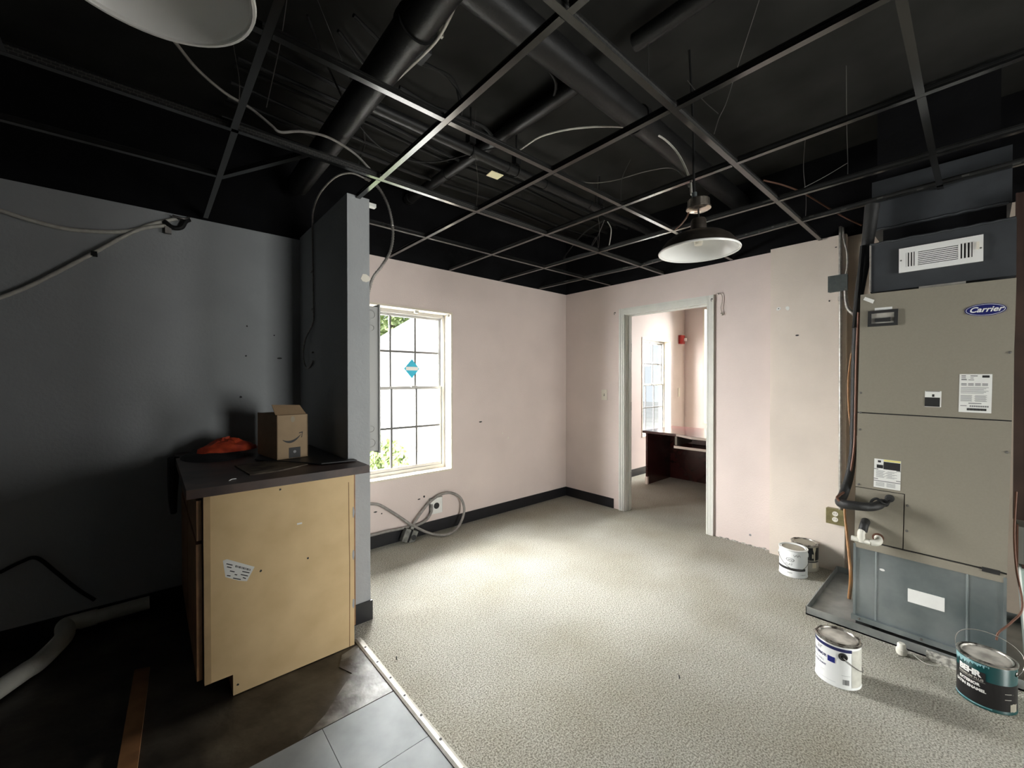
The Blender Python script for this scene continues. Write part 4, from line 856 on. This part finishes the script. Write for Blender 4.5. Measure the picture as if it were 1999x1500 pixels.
def lq(u0, v0, u1, v1, w): 
    a = at_y(u0, v0, CY - .0015); b = at_y(u1, v1, CY - .0015); n = Vector((-(b - a).z, 0, (b - a).x)).normalized() * w; bm.faces.new([bm.verts.new(p) for p in (a - n, b - n, b + n, a + n)])
for k in range(12): u = 461 + k * 2.5; lq(u, 1104 + k * .65, u - .8, 1108 + k * .65, .0012 + .0008 * (k % 3 == 0))
for a in ((442, 1101, 454, 1104), (443, 1107, 452, 1109), (449, 1115, 458, 1117), (473, 1116, 487, 1119), (470, 1122, 484, 1125), (443, 1124, 450, 1125), (458, 1122, 463, 1123), (455, 1129, 470, 1132), (474, 1128, 480, 1130)): lq(*a, .002)
obj('print', bm, M_PRINT, sk)
for u, v in ((509, 1115), (601, 1090), (464, 1337), (547, 956)): blot('nail_hole', side, M_PRINT, at_y(u, v, CY), 'y', .005, .005, .0008)
blot('gouge', side, M_CHIP, at_y(592, 948, CY), 'y', .06, .012, .001)
for z in (.62, .40, .15): blot('chipped_edge', side, M_GREY, at_y(690, 1000 + (0.62 - z) * 380, CY), 'y', .006, .03, .0012)
# counter
ct = thing('countertop', (-3.24, -.58, .888), 'dark worn laminate countertop on the base cabinet', 'countertop')
bm = bmesh.new(); prism(bm, [Vector((x, y, .889)) for x, y in ((-3.625, -1.155), (-2.870, -1.155), (-2.870, YP - .003), (XP0 - .003, YP - .003), (XP0 - .003, -.003), (-3.625, -.003))], (0, 0, .038)); obj('slab', bm, M_COUNTER, ct, bevel=.003)
CZ = .927
# boards on the counter
bd = thing('dirty_board', (-3.2, -.9, CZ), 'flat grimy board lying on the counter front corner', 'board')
bm = bmesh.new(); prism(bm, [at_z(u, v, CZ) for u, v in ((458, 911), (488, 929), (545, 921), (601, 908), (560, 897), (520, 902))], (0, 0, .006)); obj('board', bm, M_DIRTYBOARD, bd)
bd = thing('black_sheet', (-3.0, -.7, CZ), 'black sheet under the cardboard box at the counter corner', 'sheet')
bm = bmesh.new(); prism(bm, [Vector((x, y, CZ + .006)) for x, y in ((-3.30, -.62), (-3.06, -.99), (-2.885, -1.02), (-2.885, -.972), (-2.925, -.960), (-2.925, -.28), (-3.16, -.2))], (0, 0, .005)); obj('sheet', bm, M_BLKBOARD, bd)
o = tb('pale_sliver', M_LABEL, None, [at_z(447, 939, CZ + .002), at_z(453, 936, CZ + .004), at_z(461, 935, CZ + .002)], .002, seg=5); tag(o, 'small pale plastic sliver on the dark countertop', 'scrap')
# cardboard box
bzb = CZ + .0125
pf = at_z(541, 899, bzb); pr = at_z(601, 891, bzb); pl = at_z(482, 885, bzb)
wv = (pr - pf); wv.z = 0; dv = Vector((-wv.y, wv.x, 0)).normalized()
Wb = wv.length; ex = wv.normalized(); Db = .31; Hb = 0.2
# height from the front edge
dpx = at_y(541, 812, pf.y); Hb = dpx.z - bzb
cb = thing('cardboard_box', (pf.x, pf.y, bzb), 'open brown cardboard box with a curved arrow print on the counter', 'box')
def bp3(a, b, z): return pf + ex * a + dv * b + Vector((0, 0, z))
th = .004
def wall(name, pts, off, m=M_CARD, par=None):
    bm = bmesh.new(); prism(bm, pts, off); return obj(name, bm, m, par or cb)
frontw = wall('front_wall', [bp3(0, 0, 0), bp3(Wb, 0, 0), bp3(Wb, 0, Hb), bp3(0, 0, Hb)], dv * th)
wall('back_wall', [bp3(0, Db, 0), bp3(Wb, Db, 0), bp3(Wb, Db, Hb), bp3(0, Db, Hb)], -dv * th)
wall('side_wall', [bp3(0, 0, 0), bp3(0, Db, 0), bp3(0, Db, Hb), bp3(0, 0, Hb)], ex * th)
wall('side_wall', [bp3(Wb, 0, 0), bp3(Wb, Db, 0), bp3(Wb, Db, Hb), bp3(Wb, 0, Hb)], -ex * th)
wall('base', [bp3(0, 0, 0), bp3(Wb, 0, 0), bp3(Wb, Db, 0), bp3(0, Db, 0)], (0, 0, th))
wall('flap', [bp3(0.0, .02, Hb), bp3(Wb, .02, Hb), bp3(Wb - .05, .0, Hb + .055) + dv * -.03 + ex * -.005, bp3(-.035, .0, Hb + .062) + dv * -.03], dv * th, M_CARDIN)
wall('flap', [bp3(0, Db, Hb), bp3(0, .0, Hb), bp3(.07, 0.01, Hb - .012), bp3(.07, Db - .01, Hb - .012)], (0, 0, .003), M_CARDIN)
bm = bmesh.new(); q = []
n = 16
for k in range(n + 1):
    s = -1 + 2 * k / n; q.append((Wb * (.47 + .30 * s), Hb * (.42 + .05 * s + .10 * (s * s - .3)), .0055 * (1 - abs(s) ** 2.2) + .0012))
lo = [bm.verts.new(bp3(a, -.0008, z - w)) for a, z, w in q]; hi = [bm.verts.new(bp3(a, -.0008, z + w)) for a, z, w in q]
for k in range(n): bm.faces.new((lo[k], lo[k + 1], hi[k + 1], hi[k]))
tip = (Wb * .83, Hb * .575)
for a in (((.70, .58), (.83, .60), (.83, .575), (.70, .56)), ((.83, .60), (.80, .46), (.775, .46), (.805, .58))): bm.faces.new([bm.verts.new(bp3(Wb * x, -.0008, Hb * z)) for x, z in a])
obj('arrow_print', bm, M_PRINT, frontw)
wall('tape_square', [bp3(Wb * .37, -.0008, Hb * .01), bp3(Wb * .75, -.0008, Hb * .01), bp3(Wb * .75, -.0008, Hb * .25), bp3(Wb * .37, -.0008, Hb * .25)], dv * .0006, M_PRINT, frontw)
bm = bmesh.new(); prism(bm, [bp3(Wb * .56 + .008 * math.cos(a), -.0012, Hb * .15 + .008 * math.sin(a)) for a in [2 * math.pi * k / 14 for k in range(14)]], dv * .0004); obj('tape_mark', bm, M_GREYPRINT, frontw)
bm = bmesh.new(); prism(bm, [bp3(Wb * .50 + .011 * math.cos(a), -.001, Hb * .90 + .017 * math.sin(a)) for a in [2 * math.pi * k / 14 for k in range(14)]], dv * .0006); obj('thumb_tab', bm, M_MASK, frontw)
# orange cloth and black cloth
def heap(name, m, base, hgt, label, cat, n=18):
    bm = bmesh.new(); cxy = sum((Vector(b) for b in base), Vector()) / len(base); rings = []
    for j in range(7):
        f = j / 6; ring = []
        for b in base:
            b = Vector(b); p = b.lerp(cxy, f ** 1.3); zz = hgt * math.sin(f * math.pi / 2) * random.uniform(.75, 1.1)
            ring.append(bm.verts.new((p.x + random.uniform(-.012, .012) * (j > 0), p.y + random.uniform(-.012, .012) * (j > 0), b.z + zz)))
        rings.append(ring)
    for a, b in zip(rings, rings[1:]):
        for k in range(len(a)): bm.faces.new((a[k], a[(k + 1) % len(a)], b[(k + 1) % len(b)], b[k]))
    bm.faces.new(rings[-1]); bm.faces.new(rings[0][::-1]); bmesh.ops.subdivide_edges(bm, edges=bm.edges, cuts=1, smooth=.6)
    o = obj(name, bm, m, None, smooth=True); return tag(o, label, cat)
def ringpts(c, rx, ry, rot, n, z):
    out = []
    for k in range(n):
        a = 2 * math.pi * k / n; x, y = rx * math.cos(a), ry * math.sin(a); out.append((c[0] + x * math.cos(rot) - y * math.sin(rot), c[1] + x * math.sin(rot) + y * math.cos(rot), z))
    return out
heap('black_cloth', M_BLACKFAB, ringpts((-3.46, -.30), .15, .22, .1, 16, CZ), .055, 'black cloth heap at the back of the counter under orange fabric', 'cloth')
heap('orange_cloth', M_ORANGE, ringpts((-3.39, -.34), .15, .10, .15, 18, CZ + .035), .075, 'crumpled bright orange cloth on the counter beside the cardboard box', 'cloth')
bm = bmesh.new()
pts = [(-3.632, -.20, CZ), (-3.638, -.25, .80), (-3.640, -.27, .70), (-3.636, -.24, .62)]
tube(bm, pts, lambda s: .030 * (1 - .5 * s), 8); tag(obj('hanging_cloth', bm, M_BLACKFAB, smooth=True), 'dark cloth end hanging over the counter front edge', 'cloth')

# ------------------------------------------------------------------ dark corner on the floor
pv = thing('waste_pipe', (-4.0, -.2, 0), 'white plastic waste pipe with an offset bend on the dark floor', 'pipe')
a = at_z(292, 1176, .06); b = at_z(160, 1212, .055); c_ = at_z(80, 1290, .045); d = at_z(0, 1345, .045)
e = d + (d - c_).normalized() * .5
tb('straight_run', M_PVCD, pv, [a, b + (a - b).normalized() * .02], .036, seg=18, smooth=0)
tb('hub', M_PVCD, pv, [b + (a - b).normalized() * .06, b - (a - b).normalized() * .01], .041, seg=18, smooth=0)
tb('offset_bend', M_PVCD, pv, [b, b + (b - a).normalized() * .06, c_.lerp(b, .5) + Vector((.0, .02, 0)), c_, d.lerp(c_, .6)], .039, seg=18)
tb('lower_run', M_PVCD, pv, [d.lerp(c_, .7), d, e], .0385, seg=18, smooth=0)
cable('corner_cable', M_CABLE, [at_y(0, 1118, -.02), at_y(40, 1098, -.02), at_y(72, 1090, -.02), at_y(110, 1118, -.02), at_y(150, 1150, -.03), at_y(185, 1172, -.04)], .009, 'black cable bent against the grey wall above the waste pipe')
pk = thing('floor_plank', (-3.79, -1.0, 0), 'narrow brown wood plank lying on the dark bare floor', 'plank')
bm = bmesh.new(); prism(bm, [Vector((-3.795, -.65, 0)), Vector((-3.740, -.67, 0)), Vector((-3.785, -1.56, 0)), Vector((-3.840, -1.55, 0))], (0, 0, .012)); obj('plank', bm, M_PLANK, pk)

# ------------------------------------------------------------------ cables high on the grey wall
cable('wall_cable', M_WHITECABLE, [at_y(-40, 400, -.02), at_y(0, 411, -.02), at_y(60, 430, -.02), at_y(130, 447, -.02), at_y(210, 453, -.02), at_y(260, 450, -.02), at_y(300, 437, -.02), at_y(345, 427, -.02)], .011, 'upper pale cable sagging along the top of the grey wall')
cable('wall_cable', M_WHITECABLE, [at_y(-40, 592, -.035), at_y(10, 578, -.035), at_y(70, 553, -.035), at_y(130, 522, -.035), at_y(185, 493, -.035), at_y(240, 463, -.035), at_y(280, 446, -.035), at_y(330, 440, -.03)], .010, 'lower pale cable rising diagonally across the grey wall')
cl = thing('cable_clamp', at_y(350, 437, -.02), 'dark tangled cable clamp at the top of the grey wall', 'clamp')
p = at_y(345, 437, -.03)
tb('strap', M_CABLE, cl, [p + Vector((-.06, 0, .0)), p + Vector((-.02, -.01, -.03)), p + Vector((.02, -.012, -.02)), p + Vector((.04, -.01, .02)), p + Vector((.06, 0, .04))], .014, seg=8)
tb('screw_tail', M_WIRE, cl, [p + Vector((-.02, -.02, .04)), p + Vector((.03, -.03, .03)), p + Vector((.06, -.01, .05))], .006, seg=6); bx('tab', M_GREYCABLE, cl, p.x - .055, p.x - .025, -.045, -.02, p.z - .07, p.z - .03)
bx('dark_cap', M_CABLE, None, at_y(184, 496, -.035).x - .012, at_y(184, 496, -.035).x + .012, -.05, -.02, at_y(184, 496, -.035).z - .012, at_y(184, 496, -.035).z + .012, bevel=.004, label='small dark splice on the lower pale wall cable', category='splice')

# ------------------------------------------------------------------ power cord by the window
YC = -.03
cable('power_cord', M_GREYCABLE, [at_y(700, 985, YC), at_y(722, 984, YC), at_y(740, 986, YC), at_y(762, 998, YC), at_y(785, 1013, YC - .01), at_y(803, 1025, YC - .03), at_z(835, 1040, .035), at_z(868, 1045, .014), at_z(893, 1031, .02), at_y(906, 1000, YC - .06), at_y(900, 974, YC - .02), at_y(882, 963, YC - .01), at_y(860, 966, YC), at_y(838, 982, YC), at_y(820, 1004, YC), at_y(806, 1026, YC - .01)], .0115, 'thick grey cord coiled in a loop on the wall below the window')
cable('power_cord', M_GREYCABLE, [at_y(843, 985, YC + .01), at_y(842, 1000, YC), at_y(832, 1016, YC), at_y(815, 1025, YC), at_y(790, 1031, YC), at_y(755, 1038, YC), at_y(722, 1046, YC), at_y(700, 1050, YC)], .011, 'lower grey cord running along the baseboard behind the partition')
bm = bmesh.new(); tube(bm, [(XP1 + .005, -.012, .112), (-2.08, -.012, .112)], .006, 8, 0); tag(obj('surface_raceway', bm, M_STRIP), 'thin pale raceway on top of the black baseboard', 'raceway')
cpt = thing('cord_plate', at_y(851, 988, -.01), 'white square cover plate with a round black hole below the window', 'cover plate')
p = at_y(851, 988, -.004); bx('plate', M_LABEL, cpt, -1.848, -1.726, -.016, -.008, .165, .305, bevel=.001)
bm = bmesh.new(); lathe(bm, [(.028, 0), (.028, -.003), (0, -.003)], (-1.787, -.016, .236), 24, 'y'); obj('hole', bm, M_PRINT, cpt)
bx('back_box', M_OLDBOX, cpt, -1.856, -1.72, -.008, 0, .17, .31)
ob = thing('outlet_box', at_y(798, 1045, -.06), 'tilted old metal outlet box dangling on the baseboard', 'outlet box')
M = Matrix.Translation(at_y(798, 1046, -.055)) @ Matrix.Rotation(R(24), 4, 'Y') @ Matrix.Rotation(R(-8), 4, 'Z')
def mbx(name, m, d, par=ob, bevel=.003):
    bm = bmesh.new(); box(bm, *d); 
    es = [e for e in bm.edges]; bmesh.ops.bevel(bm, geom=es, offset=bevel, segments=1, affect='EDGES', clamp_overlap=True); bm.transform(M); return obj(name, bm, m, par)
mbx('box_half', M_OLDBOX, (-.058, -.008, -.035, .03, -.055, .055)); mbx('face_half', M_OLDBOX, (.008, .058, -.035, .03, -.055, .055)); mbx('gap', M_DARKGAP, (-.009, .009, -.025, .03, -.05, .05)); mbx('connector', M_OLDBOX, (-.016, .016, -.02, .015, .055, .08))
bm = bmesh.new(); lathe(bm, [(.022, 0), (.022, -.004), (0, -.005)], (.033, -.035, 0), 18, 'y'); bm.transform(M); obj('receptacle', bm, M_PRINT, ob)

# ------------------------------------------------------------------ litter on the carpet
for k, (u, v, a) in enumerate(((1326, 1323, .6), (774, 1286, 1.2))):
    p = at_z(u, v, .004); o = tb('floor_scrap', M_PRINT, None, [p + Vector((-.012 * math.cos(a), -.012 * math.sin(a), .003)), p + Vector((0, 0, .006)), p + Vector((.012 * math.cos(a), .012 * math.sin(a), .001))], .003, seg=6)
    tag(o, ('dark twig scrap in the middle of the carpet', 'dark scrap on the carpet near the metal strip')[k], 'scrap')

# ------------------------------------------------------------------ office furniture
DH = .685
dk = thing('office_desk', (1.5, -.7, 0), 'dark mahogany desk with keyboard tray in the next room', 'desk')
bm = bmesh.new(); prism(bm, [Vector((x, y, DH)) for x, y in ((1.13, -.335), (1.95, -.335), (1.95, -1.75), (1.13, -1.75), (1.0, -1.45), (1.0, -1.05), (1.13, -.80))], (0, 0, .03)); obj('desktop', bm, M_MAHOG, dk, bevel=.003)
bm = bmesh.new(); prism(bm, [Vector((x, y, DH + .002)) for x, y in ((1.127, -.80), (.995, -1.05), (.995, -1.45), (1.004, -1.45), (1.004, -1.052), (1.134, -.80))], (0, 0, .026)); obj('edge_band', bm, M_MAHOGE, dk)
bx('side_panel', M_MAHOG, dk, 1.19, 1.90, -.35, -.375, .0, DH); bx('side_panel', M_MAHOG, dk, 1.19, 1.90, -1.69, -1.715, 0, DH); bx('modesty_panel', M_MAHOG, dk, 1.80, 1.82, -.375, -1.69, .0, DH)
bx('foot', M_MAHOGE, dk, 1.185, 1.215, -.345, -.38, .0, .10)
tray = bx('keyboard_tray', M_MAHOG, dk, 1.02, 1.35, -.83, -1.45, .56, .58); bx('tray_edge', M_MAHOGE, tray, 1.012, 1.02, -.83, -1.45, .556, .584); bx('tray_slide', M_GREYMETAL, dk, 1.1, 1.5, -.80, -.825, .58, DH)
al = thing('fire_alarm', (2.835, 0, 2.05), 'red fire alarm strobe on the office wall', 'fire alarm')
bx('housing', M_RED, al, 2.775, 2.895, -.05, 0, 1.975, 2.115, bevel=.01); bx('strobe', M_LABEL, al, 2.86, 2.90, -.085, -.05, 2.02, 2.07, bevel=.008); bx('grille', M_RED, al, 2.785, 2.85, -.056, -.05, 1.99, 2.10, bevel=.003)
bx('switch_plate', M_OFFWHITE, None, 2.76, 2.82, -.008, 0, 1.11, 1.25, bevel=.003, label='cream blank switch plate on the office wall below the alarm', category='switch plate')

# ------------------------------------------------------------------ outside
struct(bx('ground', M_GROUND, None, -20, 25, T + .01, 40, -.5, -.25))
hs = thing('neighbour_house', (3, 9, -.25), 'white sided house with a sloping roof edge outside the window', 'house')
HYF = 7.0
bm = bmesh.new(); prism(bm, [Vector((.2, HYF, -.25)), Vector((4.7, HYF, -.25)), Vector((4.7, HYF, 4.40)), Vector((4.6, HYF, 4.35)), Vector((.2, HYF, 1.55))], (0, .5, 0)); obj('wall', bm, M_HOUSE, hs)
for k in range(20): z = -.1 + k * .2; bx('siding_board', M_HOUSE, hs, max(.2, .2 + (z + .185 - 1.55) / .636), 4.7, HYF - .012 - .004, HYF, z, z + .185)
bm = bmesh.new(); prism(bm, [Vector((-.35, HYF - .5, 1.50)), Vector((4.6, HYF - .5, 4.66)), Vector((4.6, HYF - .5, 4.90)), Vector((-.35, HYF - .5, 1.74))], (0, 1.0, 0)); obj('roof', bm, M_ROOFW, hs)
bm = bmesh.new(); prism(bm, [Vector((-.2, HYF - .52, 1.42)), Vector((4.6, HYF - .52, 4.48)), Vector((4.6, HYF - .52, 4.66)), Vector((-.2, HYF - .52, 1.60))], (0, .03, 0)); obj('barge_board', bm, M_HOUSE, hs)
def foliage(bm, c, rx, ry, rz, n, s):
    for _ in range(n):
        while True:
            d = Vector((random.uniform(-1, 1), random.uniform(-1, 1), random.uniform(-1, 1)))
            if .35 < d.length < 1: break
        p = Vector((c[0] + d.x * rx, c[1] + d.y * ry, c[2] + d.z * rz)); a = Vector((random.uniform(-1, 1), random.uniform(-1, 1), random.uniform(-1, 1))).normalized(); b = a.orthogonal().normalized(); w = a.cross(b)
        q = s * random.uniform(.6, 1.3); bm.faces.new([bm.verts.new(p + b * q), bm.verts.new(p + w * q * .5), bm.verts.new(p - b * q), bm.verts.new(p - w * q * .5)])
def tree(name, c, r, n, s, label, trunk=True, lm=None):
    t = thing(name, (c[0], c[1], -.25), label, 'tree' if trunk else 'bush'); bm = bmesh.new(); foliage(bm, c, r[0], r[1], r[2], n, s); obj('foliage', bm, lm or M_LEAF, t, kind='stuff')
    tb('trunk', M_BARK, t, [(c[0], c[1], -.25), (c[0] + .05, c[1], c[2])], .16 if trunk else .05, seg=10, smooth=0)
tree('leafy_tree', (6.0, 17.5, 5.0), (2.6, 2.0, 2.6), 5000, .16, 'pale green leafy tree beyond the house roof')
tree('garden_bush', (-1.0, 3.1, -.02), (.5, .42, .52), 2400, .06, 'bright green bush below the window outside', False, mat('bush_leaves', (.26, .34, .14), .7, color2=(.13, .19, .06), scale=4))
tree('garden_bush', (7.2, 6.5, 2.2), (1.6, 1.4, 2.8), 3000, .13, 'tall shrubbery outside the office window', False)
tree('leafy_tree', (11.5, 13, 4.5), (3.0, 2.0, 3.6), 4000, .17, 'leafy tree behind the shrubbery outside the office')
ac = thing('garden_gate', (.2, 5.2, -.25), 'grey lattice gate panel outside behind the bush', 'gate')
for k in range(7): bx('picket', M_FENCE, ac, .05 + k * .1, .075 + k * .1, 5.2, 5.22, -.25, .62)
for k in range(8): z = -.2 + k * .115; bx('crossbar', M_FENCE, ac, .03, .7, 5.19, 5.2, z, z + .02)
bx('post', M_FENCE, ac, .70, .90, 5.15, 5.3, -.25, .66)
bn = thing('utility_bin', (1.3, 5.4, -.25), 'pale utility cabinet standing outside beside the gate', 'cabinet')
bx('body', M_ROOFW, bn, 1.0, 1.7, 5.3, 5.8, -.25, .30, bevel=.02); bx('lid', M_FENCE, bn, .97, 1.73, 5.27, 5.83, .30, .34)
